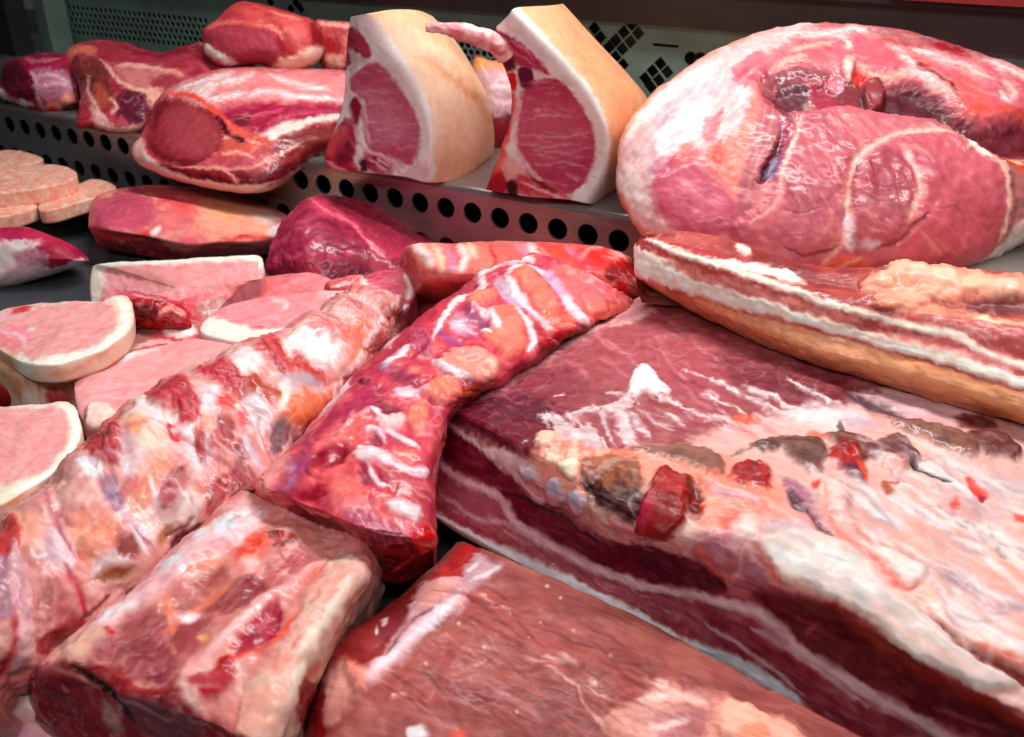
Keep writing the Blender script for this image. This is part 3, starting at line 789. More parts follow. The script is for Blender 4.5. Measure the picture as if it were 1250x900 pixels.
p.patch('c0607a', [640,140, 690,130, 710,160, 700,195, 660,190, 640,170], 14, 8, a=.6); p.patch('983050', [640,120, 650,104, 680,100, 700,118, 670,120], 8, 5, a=.6); p.patch('a02c50', [660,215, 720,190, 720,210, 695,236, 672,228], 8, 5, a=.6)
p.lines('e0a4b0', [[640,148, 665,142, 700,144], [636,166, 660,166, 690,168, 715,164], [645,178, 670,180, 696,176], [650,190, 680,186, 705,192], [655,202, 690,200, 712,204], [648,132, 668,136], [690,212, 705,222]], w=1, a=.75, h=.4, br=.4, bs=220)
p.line('ecd0d4', [636,122, 631,145, 630,172, 636,192, 648,206], w=1.2, a=.8)
p.patch('b2486a', [603,38, 622,44, 640,58, 660,76, 671,90, 655,86, 640,84, 622,72, 606,60], 2.5, 2); p.lines('e49aac', [[606,42, 630,54, 652,74], [612,52, 634,68, 654,82]], w=1.3, a=.8)
p.patch('701a3a', [610,62, 622,66, 630,80, 622,88, 612,84], 2, 1.5); p.patch('6c1e48', [631,86, 642,82, 651,90, 651,102, 643,110, 635,103], 1.6, 1, h=-.8)
p.patch('d41c1c', [619,92, 627,88, 631,98, 630,110, 625,111, 620,104], 1.5, 1)
p.lines('ec8078', [[627,112, 627,130, 622,150, 617,172, 610,196], [606,70, 612,86, 618,96]], w=4, h=.8); p.lines('c02c3c', [[625,118, 622,145, 616,170]], w=1.2)
p.line('f0d0d0', [612,90, 616,104, 622,116], w=2)
p.patch('e2766e', [604,196, 616,180, 620,196, 616,210, 604,220, 596,228, 594,222], 3, 2); p.patch('b42c48', [592,230, 600,214, 612,210, 620,220, 618,234, 600,236], 2.5, 2); p.patch('f0b4ac', [612,200, 624,192, 634,198, 644,208, 640,222, 622,224, 614,212], 3, 3, br=.3)
p.patch('40101c', [618,224, 630,222, 632,238, 620,238], 2, 2, h=-1.5); p.patch('c8505c', [630,216, 652,214, 680,228, 696,244, 660,244, 634,238], 3, 3); p.lines('8c1c38', [[642,206, 660,222, 684,236], [650,216, 668,230]], w=2.2); p.lines('f0c4c4', [[636,222, 660,232, 690,243], [640,200, 650,212, 664,222]], w=1.6)
p.streaks('dc98a6', EYE2, 8, 60, 16, .8, .5, 5); p.streaks('93304c', EYE2, 10, 40, 16, .8, .4, 6)
p.lift("loin_eye", .78).build("rind_on_pork_loin", "right standing loin with a rib bone jutting left from its top", "meat", M_FAT, flesh='loin_side')
rib = [at_d(np.float64(x), np.float64(y), np.float64(d)) for x, y, d in ((520, 33, .862), (545, 36, .862), (575, 42, .866), (602, 52, .872), (618, 68, .885))]
bone("rib_bone", rib, [.0042, .0056, .0098, .0108, .010], p.root, 'f0c4be', 'd87880', None)

# ------------------------------------------------------------------ ham
HO = [752,205, 756,170, 772,140, 800,112, 835,85, 875,60, 920,42, 965,31, 1010,28, 1060,31, 1100,36, 1150,50, 1200,66, 1260,90, 1330,150, 1345,220, 1290,275, 1250,298, 1200,325, 1150,336, 1050,348, 950,348, 870,332, 800,302, 766,264, 753,232]
p = Piece().dome(ol(HO, 97, 84), 10, 'd', away=14.3, centre=(1030, 190, 90), p=2.6)
p.base('c87a80', 'bc6a72', 40, 'd49094', 25).bump(35, 2.4).bump(110, 0.245)
# skin side on the left and along the rim
p.patch('dfc6c4', [745,215, 752,160, 800,105, 875,55, 950,30, 1000,26, 960,50, 930,75, 925,100, 915,130, 905,165, 895,200, 880,215, 850,190, 810,190, 800,215, 800,250, 820,280, 850,305, 800,305, 755,260], 7, 8, part='skin_fat', mat=M_FAT)
p.patch('d4c2cc', [790,150, 830,118, 870,95, 905,85, 900,105, 860,120, 820,150, 800,170], 8, 8, a=.8); p.patch('dce6e8', [800,165, 840,130, 860,112, 868,130, 850,160, 830,182, 805,185], 9, 9, a=.95)
p.lines('f6f2ee', [[765,165, 800,125, 840,98, 880,75], [770,200, 776,235, 792,265], [758,215, 766,245, 785,275]], w=6, soft=6, a=.8, br=.3); p.lines('b49cb0', [[800,155, 830,130, 862,108], [795,175, 800,200, 792,225], [905,120, 895,140, 892,160]], w=4, soft=5, a=.6, br=.3)
p.lines('eea890', [[752,205, 758,165, 785,125, 830,85, 880,55, 935,34], [755,235, 770,268, 800,295, 850,318]], w=4, soft=4, a=.9)
p.patch('b85a70', [797,225, 805,200, 830,195, 860,205, 885,230, 900,262, 895,285, 860,285, 830,280, 805,258], 6, 5); p.patch('c87888', [810,215, 840,205, 870,230, 880,262, 850,262, 820,245], 10, 6, a=.5)
p.patch('b85868', [895,90, 905,76, 925,72, 938,80, 936,98, 920,105, 900,102], 5, 4); p.patch('c87480', [912,70, 925,62, 938,70, 930,84, 915,82], 4, 4)
p.patch('bc6870', [855,160, 870,142, 882,132, 878,155, 872,172, 860,170], 4, 4); 
p.patch('e88878', [868,180, 880,170, 900,160, 915,130, 928,100, 940,110, 930,150, 915,190, 905,230, 890,240, 880,215, 868,200], 7, 7, a=.85); p.patch('dc4a44', [823,190, 838,176, 850,184, 846,196, 832,198], 5, 5, a=.9); p.patch('ec4a38', [860,185, 880,175, 895,185, 885,200, 868,200], 6, 5, a=.8)
# left wall of the cut
p.patch('a86068', [930,105, 945,112, 958,125, 962,145, 952,165, 940,195, 930,225, 915,255, 905,265, 898,250, 905,215, 918,175, 926,140], 4, 3); p.lines('c88c8c', [[945,125, 940,160, 922,205, 908,250], [935,130, 928,165, 915,205]], w=2, a=.6); p.lines('6c1a2c', [[945,120, 960,140, 955,165, 938,195, 928,222]], w=3, h=-2)
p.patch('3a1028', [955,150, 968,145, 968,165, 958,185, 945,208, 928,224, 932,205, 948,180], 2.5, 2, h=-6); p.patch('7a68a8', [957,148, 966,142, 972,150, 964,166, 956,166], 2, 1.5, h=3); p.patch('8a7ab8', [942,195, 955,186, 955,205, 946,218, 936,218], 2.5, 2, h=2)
# the hollow under the aitch bone, its shadow deepened by dark colour
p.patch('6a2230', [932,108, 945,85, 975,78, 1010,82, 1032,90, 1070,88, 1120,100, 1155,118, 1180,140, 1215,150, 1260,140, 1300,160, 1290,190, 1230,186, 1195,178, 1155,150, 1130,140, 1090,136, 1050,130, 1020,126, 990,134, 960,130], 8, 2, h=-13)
p.patch('8c4a52', [935,100, 950,84, 985,78, 1015,84, 1000,95, 965,98, 945,110], 3, 3, h=4); p.lines('b87a7c', [[940,102, 965,95, 1000,92, 1020,86], [950,108, 975,104]], w=2)
p.patch('5a2436', [955,92, 985,92, 998,105, 985,120, 962,122, 950,108], 3, 3); p.patch('98304a', [990,95, 1015,90, 1026,108, 1028,124, 1010,128, 996,118], 4, 3, h=2); p.patch('bca890', [986,112, 996,118, 1006,130, 1000,136, 988,128], 3, 2, a=.8)
p.patch('7c2e36', [1030,100, 1050,92, 1058,110, 1055,128, 1034,128], 3, 2, h=4); p.patch('8c3c40', [1058,95, 1075,90, 1084,105, 1080,122, 1066,127, 1058,115], 2, 1.5, h=9); p.line('481420', [1057,95, 1056,112, 1060,127], w=1.8, h=-3)
p.patch('521626', [1085,100, 1130,105, 1160,125, 1168,150, 1150,150, 1115,138, 1088,122], 7, 4)
p.patch('f4d4cc', [1029,70, 1038,68, 1044,78, 1040,94, 1034,92, 1028,80], 1.5, 1, h=5); p.patch('e88090', [1014,92, 1028,90, 1034,97, 1028,102, 1016,100], 2, 1, h=3); p.patch('d83c36', [1042,74, 1062,80, 1068,90, 1048,94], 3, 3); p.patch('e02c28', [998,54, 1012,53, 1016,60, 1006,63, 998,61], 2, 2)
# upper rim
p.patch('c46470', [940,70, 980,52, 1030,40, 1080,42, 1130,52, 1180,72, 1250,95, 1320,140, 1300,155, 1260,140, 1215,150, 1180,130, 1150,110, 1110,95, 1070,84, 1030,80, 980,74], 6, 6, a=.85)
p.patch('a42a38', [1060,36, 1120,42, 1170,56, 1205,64, 1190,70, 1140,58, 1080,48], 3, 3); p.patch('b04448', [1075,48, 1100,50, 1115,62, 1130,78, 1110,80, 1090,68], 5, 5)
p.lines('f0d8d4', [[960,40, 1000,42, 1040,36, 1090,44, 1140,52], [1085,55, 1105,70, 1125,88, 1150,105, 1170,120], [1110,60, 1140,68, 1180,82, 1215,98], [1180,64, 1220,80, 1260,98], [1225,98, 1238,110, 1232,122, 1222,112], [1040,60, 1032,48, 1020,42], [1100,84, 1130,92, 1160,112]], w=4, soft=4, br=.35, h=1)
p.lines('f6c0b4', [[1030,72, 1050,80, 1080,88, 1110,90], [960,62, 990,56, 1020,52], [940,84, 960,72, 985,68]], w=3, a=.8); p.patch('d86a60', [1150,100, 1180,95, 1200,110, 1215,140, 1195,140, 1165,122], 6, 6, a=.7); p.lines('7a1c22', [[1120,78, 1135,86, 1150,98], [1145,90, 1160,100, 1170,118]], w=3, h=-2)
p.lines('cc5c54', [[1178,134, 1215,132, 1260,138, 1310,146]], w=5, soft=5)
p.patch('8c2830', [1050,86, 1070,84, 1090,92, 1085,100, 1062,96], 3, 2, a=.0)
# round muscles of the face
FACEH = [962,140, 990,132, 1020,128, 1060,130, 1110,140, 1160,150, 1190,175, 1215,192, 1232,215, 1238,250, 1228,285, 1205,312, 1160,330, 1090,338, 1030,338, 960,318, 910,298, 895,280, 905,268, 930,255, 945,225, 955,190]
p.patch('bc6a74', FACEH, 4, 3, h=4, part='cut_face')
p.patch('b25c68', [958,150, 985,138, 1020,148, 1042,180, 1030,210, 1020,240, 985,250, 955,240, 948,225, 955,185], 6, 5, h=1.5); p.patch('b06872', [965,240, 1000,225, 1025,240, 1028,270, 1010,295, 975,290, 945,270], 8, 6, a=.6)
p.patch('a04a58', [1052,215, 1058,195, 1075,184, 1092,188, 1106,205, 1112,226, 1090,234, 1060,236], 4, 3, h=2); p.patch('a65a62', [1038,265, 1050,236, 1075,234, 1108,230, 1112,245, 1100,275, 1075,300, 1045,300, 1036,285], 5, 4, h=2); p.patch('b87880', [1050,245, 1085,236, 1100,245, 1080,262, 1055,262], 8, 6, a=.6)
p.patch('c06670', [1100,182, 1130,168, 1165,170, 1195,190, 1218,215, 1224,250, 1212,285, 1190,310, 1150,325, 1100,325, 1085,310, 1115,275, 1120,240, 1110,205], 8, 5, h=2); p.patch('b45a66', [1130,230, 1180,225, 1210,250, 1195,285, 1150,300, 1120,290], 16, 9, a=.5)
p.patch('a85060', [1095,180, 1120,178, 1140,196, 1145,212, 1125,222, 1112,212, 1104,195], 4, 3, a=.7)
p.lines('eeb4a8', [[964,142, 975,155, 965,180, 955,205, 952,230, 945,255, 920,270], [1000,162, 1005,185, 1015,210, 1022,225], [1026,145, 1050,160, 1062,172], [1050,145, 1065,158, 1075,168], [1072,148, 1090,160], [1010,145, 1035,165, 1048,180], [1035,240, 1032,270, 1034,300], [1030,275, 1015,300, 1002,318], [1000,240, 1015,262, 1005,285], [1095,180, 1110,205, 1118,232], [1100,180, 1122,188, 1135,205], [1124,285, 1132,295, 1142,304]], w=1.1, soft=2.6, a=.6, h=-.8)
p.lines('f0c4b4', [[1036,222, 1045,198, 1060,184, 1080,172, 1110,163, 1150,163], [1036,222, 1033,250, 1034,275], [1118,228, 1122,238, 1112,252, 1105,268]], w=3, soft=4, a=.8, h=-2)
p.line('e2dcea', [1032,262, 1034,285, 1036,305], w=5, soft=3); p.patch('d8cce0', [1046,298, 1060,292, 1072,298, 1056,302], 4, 2)
p.lines('8c3c48', [[1036,255, 1040,225, 1050,200], [1070,302, 1095,292, 1112,275, 1128,264], [1100,215, 1106,228], [955,258, 975,262, 1000,256], [960,300, 985,310, 1025,300]], w=1.6, a=.7, h=-1.6)
p.lines('7c3040', [[1052,222, 1070,230, 1100,228], [1054,240, 1075,250, 1095,246], [1060,200, 1065,222], [970,215, 990,235], [1135,258, 1160,256, 1170,262]], w=1, a=.6, h=-1)
p.patch('e07868', [1000,318, 1030,312, 1060,318, 1080,335, 1040,342, 1000,335], 5, 4); p.lines('f4b8a4', [[1005,335, 1030,320, 1050,312], [1040,340, 1052,325]], w=2)
p.patch('f0e2da', [1172,160, 1185,170, 1200,185, 1215,192, 1228,205, 1226,215, 1210,200, 1190,192, 1178,180], 3, 3, h=2)
p.patch('b07472', [1222,195, 1260,208, 1262,250, 1235,280, 1218,300, 1215,290, 1228,262, 1230,230], 4, 4); p.line('eec8b8', [1212,195, 1224,220, 1228,245, 1222,270, 1212,298], w=3)
p.patch('c05844', [1208,184, 1235,190, 1265,205, 1262,215, 1235,205, 1210,196], 3, 3); p.line('f0c8a8', [1208,184, 1230,190, 1250,200], w=2)
p.patch('f0e2d8', [1130,335, 1180,322, 1215,300, 1240,275, 1300,240, 1320,260, 1260,320, 1160,350], 3, 2, part='fat_rim', mat=M_FAT)
p.streaks('dca0a0', [965,150, 1030,150, 1030,250, 1010,300, 950,270], 70, 26, 26, 1.1, .4, 1); p.streaks('8c4450', [965,150, 1030,150, 1030,300, 950,270], 60, 20, 24, 1.2, .35, 2, h=-.5); p.streaks('d89898', [1050,240, 1105,236, 1100,280, 1055,296], 25, 20, 20, 1.2, .4, 3); p.streaks('8c4650', [1050,190, 1105,200, 1100,280, 1055,296], 20, 22, 18, 1, .4, 4, h=-.5); p.streaks('d48c90', [1120,190, 1200,190, 1215,270, 1180,310, 1110,315], 40, 30, 30, 1.2, .3, 5); p.streaks('a05058', [1130,200, 1210,220, 1190,300, 1110,310], 45, 20, 24, 1.2, .3, 6); p.streaks('d8a0a8', [800,230, 880,220, 890,280, 830,275], 30, 18, 22, 1.1, .4, 7); p.streaks('f0e0e0', [760,150, 900,70, 930,110, 880,190, 800,200, 770,250], -45, 36, 30, 1.6, .5, 8); p.streaks('c0a4b4', [770,180, 860,100, 900,100, 880,170, 800,210], -45, 26, 26, 1.6, .45, 9); p.streaks('8c3440', [1080,110, 1160,125, 1200,170, 1150,160], 20, 14, 24, 1.2, .5, 10); p.streaks('e8b4b0', [960,60, 1080,40, 1240,100, 1200,130, 1060,75], 22, 26, 40, 1.4, .45, 11)
p.lines('f0ccc2', [[1036,222, 1045,198, 1060,184, 1080,172, 1110,163, 1150,163, 1175,172], [964,142, 972,158, 965,182, 955,208, 952,232, 940,258, 915,272], [1036,222, 1032,250, 1034,280, 1020,305, 1004,318], [1100,184, 1112,206, 1120,232, 1112,252, 1104,270]], w=2.6, soft=3, a=.8, h=-1.5)
p.lines('8a3440', [[1042,262, 1040,228, 1050,204], [1068,303, 1095,293, 1114,276, 1130,264], [958,300, 985,311, 1022,302]], w=2.2, soft=2, a=.75, h=-2.5); p.patch('501420', [1086,112, 1130,116, 1165,136, 1200,166, 1250,178, 1250,186, 1195,178, 1150,150, 1105,136], 7, 3, a=.7); p.patch('8c2430', [1060,37, 1120,43, 1170,57, 1205,66, 1190,71, 1140,59, 1080,48], 4, 3, a=.8)  # hollow and upper fold darkened again, shade put into the colour
p.web('a85058', 15, .05, .3, (1, 1), 7, h=-1.0); p.col = p.col**np.where(p.col[:, 1:2] < .25, .92, 1.12)
p.build("pork_ham", "huge pork ham with its round cut face turned to the viewer", "meat", M_WET, flesh='outer_muscle')
# ------------------------------------------------------------------ mince patties on a black tray
tz = .03
c = [at_z(np.float64(x), np.float64(y), tz) for x, y in ((-90, 296), (112, 252), (70, 205), (-110, 225))]
V = [q for q in c]+[np.array([q[0], q[1], .0]) for q in c]
F = [(0, 1, 2, 3), (0, 4, 5, 1), (1, 5, 6, 2), (2, 6, 7, 3), (3, 7, 4, 0)]
rimv = []
tray = mesh_obj("black_tray", V, F, M_BLACK, smooth=False)
tag(tray, "shallow black plastic tray under the mince patties", "tray")
def chop(out, bul=.35, base=None, p_=7, step=1.3, shrink=.97):
    A = np.array(out, float).reshape(-1, 3)
    p = Piece(step).dome(A, bul, 'z', base=base, p=p_, q=.6, shrink=shrink, lift=(0, 0, .15))
    return p
def patty(out, lab, base):
    p = chop(out, .3, base, 5, 1.2, .99); p.base('eebcaa', 'e6aa98', 110, 'f2cec0', 150).bump(120, .6).bump(300, .2)
    p.streaks('d89884', pairs(np.array(out).reshape(-1, 3)[:, :2].ravel()).ravel(), 10, 26, 8, 1.3, .4, 3, h=-.4); p.streaks('f6dccf', np.array(out).reshape(-1, 3)[:, :2].ravel(), -10, 20, 7, 1.3, .4, 4)
    p.build("mince_patty", lab, "patty", M_MINCE, "mince patties on the black tray")
patty([-26,190,5.2, 0,184,5.2, 22,184,5.2, 45,190,5.2, 52,196,5.2, 30,203,5.2, 0,208,5.2, -26,212,5.2], "rearmost pale mince patty, behind the others on the tray", 3)
patty([-30,246,4.5, 0,243,4.5, 25,241,4.5, 42,247,4.5, 44,254,4.5, 22,262,4.5, 0,266,4.5, -30,272,4.5], "front left mince patty at the picture's left edge", 3)
patty([47,250,4.5, 60,241,4.5, 90,228,4.5, 112,219,4.5, 131,222,4.5, 142,230,4.5, 130,239,4.5, 100,247,4.5, 70,256,4.5, 50,258,4.5], "right mince patty lying lowest, next to the round pink joint", 3)
patty([-30,212,6.4, 20,203,6.4, 65,201,6.4, 86,206,6.4, 94,214,6.4, 82,223,6.4, 45,231,6.4, 0,237,6.4, -30,238,6.4], "topmost mince patty resting across the two lower ones", 4.6)

# dark fillet below the tray
p = Piece().dome(ol([-50,284, 0,278, 30,277, 60,287, 88,299, 107,316, 101,322, 70,333, 40,343, 0,353, -50,358], 103), 4, 'd', away=5.4)
p.base('a81c48', 'c03a62', 60).bump(60, 0.7)
p.patch('c0486e', [-40,285, 30,279, 60,289, 85,303, 60,300, 20,292, -40,296], 4, 4, a=.8); p.patch('8e0c36', [20,300, 60,298, 95,310, 80,325, 40,322], 6, 4, a=.7)
p.patch('e2d6d6', [-50,300, 10,294, 45,294, 48,300, 30,306, 20,318, 70,326, 95,318, 107,316, 80,335, 20,352, -50,362], 4, 4, part='fat_side', mat=M_FAT); p.patch('b49ab4', [14,310, 40,306, 60,314, 55,322, 30,320, 16,316], 5, 4, a=.8); p.patch('e0a0a8', [10,322, 60,328, 40,340, 0,340], 8, 6, a=.35)
p.build("pork_fillet", "dark crimson fillet with a white fatty underside at the left edge", "meat")

# round pink-yellow joint
p = Piece().lattice([[[112,252,112], [120,238,115], [160,228,118], [220,226,120], [280,236,120], [325,250,118], [350,262,116]],
                     [[109,262,109], [125,255,108], [170,250,109], [225,250,110], [275,258,110], [320,268,109], [348,275,111]],
                     [[108,275,107], [130,278,104], [175,284,104], [225,290,103], [270,290,103], [310,290,104], [342,285,108]],
                     [[112,284,107], [132,286,105.5], [180,292,105], [230,305,103.5], [272,302,104], [312,302,105], [340,295,108]],
                     [[120,300,108], [140,306,108], [185,314,108], [230,320,108], [275,318,108], [312,314,108], [336,305,109]]], 'd', away=8.5)
p.base('dc7a7a', 'd0666e', 45, 'e49a8c', 30).bump(60, 0.84)
p.patch('b84c66', [110,265, 125,242, 165,232, 185,240, 190,262, 180,280, 140,285, 112,280], 8, 6); p.patch('d84c52', [185,232, 240,232, 275,248, 240,262, 205,258], 12, 8, a=.8)
p.patch('e2a288', [250,245, 300,250, 335,265, 335,285, 300,290, 255,288, 240,270], 14, 8); p.patch('d8a468', [258,246, 285,248, 300,258, 282,268, 262,260], 9, 6, a=.6); p.patch('e8d0c8', [305,258, 330,258, 342,268, 325,272, 312,270], 5, 4, br=.4); p.patch('eadada', [325,282, 345,272, 348,280, 335,290], 3, 3)
p.patch('8a2434', [112,284, 150,292, 182,290, 200,300, 225,314, 180,320, 130,312], 4, 3); p.patch('5a1424', [112,300, 150,298, 180,310, 180,325, 120,320], 5, 4)  # undercut front: darker cut meat, part of its shade put into the colour
p.lines('c83a30', [[112,281, 145,290, 175,288, 184,284], [230,312, 262,298, 300,290, 335,290]], w=3, soft=3); p.patch('a04048', [240,308, 270,300, 320,298, 335,300, 310,318, 250,322], 5, 4, a=.8)
p.patch(WH, [184,284, 190,278, 196,279, 192,286, 186,288], 1.5, 1, h=1); p.lines('f0b0a8', [[178,234, 188,240, 190,246], [215,240, 230,244]], w=1.6, a=.7)
p.web('f0c0b4', 40, .05, .35, (1, 1.2), 5)
p.lift("flesh", .8).build("pork_joint", "rounded pink joint with a yellowish right end, below the step", "meat", M_LOIN)

# dark lean joint
p = Piece().lattice([[[345,268,103], [380,240,106], [420,241,109], [470,251,111], [515,270,112], [575,288,112], [610,300,112]],
                     [[335,288,101], [377,246,103], [425,262,104], [478,275,106], [520,290,108], [575,302,108], [610,312,110]],
                     [[328,308,99.5], [372,275,99], [430,276,101], [470,296,101], [520,310,102], [570,320,104], [610,330,106]],
                     [[324,326,99], [365,310,96.5], [425,306,97], [468,314,97], [515,330,98], [565,335,100], [610,345,104]],
                     [[330,338,99], [368,335,96.5], [410,348,96], [455,345,96], [510,350,97], [560,350,99], [605,360,103]]], 'd', away=6.7)
p.base('a2344f', '8a2440', 70, 'b0485e', 40).bump(60, 1.12).bump(160, 0.21)
p.patch('c04a62', [380,240, 425,242, 478,252, 520,272, 575,290, 560,315, 510,312, 468,312, 440,285, 415,268, 385,258], 3, 3, part='cut_top'); p.patch('ac3652', [425,262, 470,280, 500,300, 470,308, 440,285], 10, 6, a=.6)
p.lines('e87a92', [[380,243, 400,258, 425,270, 442,286, 455,302, 468,314]], w=1.8, h=.8); p.line('f4b0b8', [448,294, 460,305, 470,314], w=2.5, a=.8)
p.lines('6e0e34', [[360,290, 390,285, 420,295, 450,310], [350,310, 385,300, 420,312], [390,262, 410,275, 430,280], [380,322, 420,325, 455,322], [395,296, 425,304], [365,276, 385,270]], w=2, a=.7, h=-1.5, br=.2)
p.lines('c86a90', [[340,300, 352,312, 360,328], [336,315, 345,325], [370,300, 385,312]], w=1.3, a=.6); p.patch('5e0c2c', [395,330, 450,325, 455,345, 410,350], 5, 3, a=.8); p.patch('e8968c', [480,255, 530,272, 600,294, 600,304, 540,292, 500,278], 4, 4, a=.8)
p.grainbump(140, 90, .9, colour=.25)
p.web('d88098', 40, .05, .4, (1, 1), 3); p.web('5c0c2c', 55, .07, .5, (1, 1), 4, h=-1)
p.lift("flesh", .86).lift("cut_top", .86).build("lean_pork_joint", "dark crimson lean joint with a pale ridge, right of the yellowish joint", "meat")

# ------------------------------------------------------------------ loin chops

g = "bone-in loin chops laid out on the left"
# leaning chop at the back
p = chop([112,331,4.6, 128,322,5.4, 200,318,5.8, 290,313,5.8, 318,314,5.6, 322,338,4.6, 304,346,4.2, 285,360,3.4, 262,385,2.4, 240,400,1.8, 210,392,2, 180,384,2.2, 160,372,2.6, 135,368,2.6, 112,372,2.2], base=0)
p.base('de8a90', 'e49aa0', 60); p.patch('d05a66', [135,360, 160,352, 220,362, 260,362, 300,346, 270,380, 240,400, 200,390, 160,378], 5, 5)
p.patch('e6a2a2', [128,336, 140,326, 200,325, 310,320, 320,336, 295,346, 240,356, 205,362, 160,350, 130,350], 4, 3, part='loin_eye', mat=M_LOIN)
p.line('f3e6d8', [114,330, 130,323, 200,319, 300,314, 318,316, 318,328], w=4.5, soft=2, warp=2, h=1); p.patch('eedccf', [110,328, 126,322, 128,345, 122,368, 108,375], 3, 2, part='fat_edge', mat=M_FAT)
p.lines('f0b8bc', [[140,350, 180,356, 215,366, 235,360], [160,358, 190,366, 210,374], [222,350, 224,362], [225,342, 250,350, 262,358]], w=1.5, a=.8)
p.patch('9c1626', [160,372, 190,368, 215,378, 225,395, 190,395, 165,385], 3, 3, h=-2, br=.2); p.patch('c03848', [190,378, 212,370, 232,380, 235,398, 212,398], 3, 3, h=1); p.lines('f09a94', [[190,384, 200,374, 215,378], [240,372, 262,362, 285,352, 302,342]], w=3, h=1); p.patch('b09088', [244,370, 270,362, 278,372, 255,392, 244,388], 5, 4, a=.8)
p.marble('f4c0c4', 90, .2, .3, .25, (.5, 2)); p.web('f4d0cc', 34, .04, .4, (.8, 1.6), 11); p.web('c05c68', 40, .04, .25, (.8, 1.6), 13, h=-.4); p.bump(45, 1.6); p.col = np.clip(p.col, 1e-4, 1)**.9; p.build("loin_chop", "leaning loin chop with a straight white fat top edge, rearmost chop", "chop", M_MEAT, g)
# dull flat chop in the middle with a bone ring
p = chop([128,438,2, 150,412,2.4, 178,398,2.6, 205,388,2.8, 238,390,2.8, 262,402,2.6, 250,430,2.2, 200,440,2, 150,452,1.6], base=0)
p.base('c4787c', 'b06a68', 80); p.patch('a8766a', [130,436, 155,408, 190,392, 205,398, 180,415, 150,436], 5, 5, part=None); p.patch('cc4c5c', [190,402, 215,395, 250,408, 230,428, 190,425], 6, 5, a=.8)
p.patch('f4dad4', [199,398, 206,389, 222,390, 236,398, 240,408, 228,414, 212,412, 202,408], 2, 1, h=2, part='bone_ring', mat=M_FAT); p.patch('ee7068', [204,397, 212,391, 226,396, 222,405, 210,404], 2, 1.5); p.patch('e8e6f4', [222,400, 234,402, 236,410, 224,410], 2, 1)
p.lines('e8bcb8', [[160,425, 190,418, 220,420], [215,418, 240,422, 262,416]], w=2); p.web('f4d0cc', 34, .04, .4, (.8, 1.6), 11); p.web('c05c68', 40, .04, .25, (.8, 1.6), 13, h=-.4); p.bump(45, 1.6); p.col = np.clip(p.col, 1e-4, 1)**.9; p.build("loin_chop", "dull brownish chop with a small bone ring, between the other chops", "chop", M_MEAT, g)
# chops lying underneath the two left ones
p = chop([-30,430,4.1, 0,405,4.1, 40,392,4.1, 90,390,4.1, 130,392,4.1, 146,402,4.1, 140,420,4.1, 112,442,4.1, 80,458,4.1, 44,462,4.1, 10,455,4.1], base=0); p.base('d8b49c', 'cf9f88', 60, 'e0c4b4', 40).bump(70, 1.5); p.patch('f0d8cc', [30,476, 58,478, 60,496, 30,496], 3, 3); p.patch('b03a44', [58,474, 84,478, 88,494, 60,494], 3, 3); p.streaks('b07c68', [30,455, 110,445, 120,480, 40,490], 80, 16, 18, 1.6, .5, 3)
p.build("loin_chop", "chop lying beneath the thick upper left chop, tan side showing", "chop", M_FAT, g)
p = chop([-60,530,4.7, 0,520,4.7, 60,514,4.7, 84,524,4.7, 86,545,4.7, 70,570,4.7, 40,598,4.7, 0,622,4.7, -60,645,4.7], base=0); p.base('dcb090', 'd09c7c', 60, 'e4c4ac', 40).bump(70, 1.2)
p.build("loin_chop", "chop hidden beneath the nearest left chop, only its tan edge visible", "chop", M_FAT, g)
# thick chop at left
p = chop([-30,408,5.6, -14,386,5.8, 10,377,6, 40,371,6, 80,369,6, 122,368,6, 138,362,6, 155,363,6, 163,378,6, 162,396,6, 152,410,6, 128,427,6, 95,439,6, 70,446,6, 40,446,6, 20,440,5.8, 0,428,5.6], base=4.3, bul=.3)
p.base('ecd2c0', 'e8c4ae', 60)
EY = [-30,404, -10,388, 12,378, 45,373, 85,371, 128,368, 140,378, 142,395, 136,406, 118,420, 90,432, 62,438, 38,440, 30,432, 10,425, -20,415]
p.patch('e6a2a2', EY, 2.5, 5, part='loin_eye', mat=M_LOIN); p.patch('d8848c', [0,400, 30,398, 32,420, 10,428, -10,415], 6, 5, a=.8); p.line('f4c4c8', [0,404, 18,408, 30,416, 28,424], w=2); p.line('f6d4d4', [34,405, 42,402], w=2)
p.patch('c8404e', [14,376, 30,372, 38,377, 28,382, 16,382], 2, 2); p.patch('e8c8d0', [4,384, 20,386, 14,392, 0,392], 4, 3, a=.7)
p.patch('b89060', [-20,425, 0,428, 20,440, 24,450, -20,455], 7, 5, a=.75); p.lines('f6ece0', [[138,364, 150,370, 154,390, 148,404, 122,424, 90,436, 60,441, 38,443], [22,438, 32,446, 28,456]], w=6, soft=3, warp=2); p.lines('d8a078', [[60,458, 90,452, 120,436, 150,412]], w=3, a=.5)
p.marble('f4bcc2', 110, .15, .3, .35, (.35, 2.2), 3, lab='loin_eye'); p.patch('f0d4c8', [34,478, 58,480, 60,496, 34,496], 2, 2); p.patch('b83a48', [60,478, 82,482, 84,494, 62,492], 2, 2)
p.web('f4d0cc', 34, .04, .4, (.8, 1.6), 11); p.web('c05c68', 40, .04, .25, (.8, 1.6), 13, h=-.4); p.bump(45, 1.6); p.col = np.clip(p.col, 1e-4, 1)**.9; p.build("loin_chop", "thick upper left chop with a curved fat rim showing its side", "chop", M_FAT, g, flesh='fat_rim')
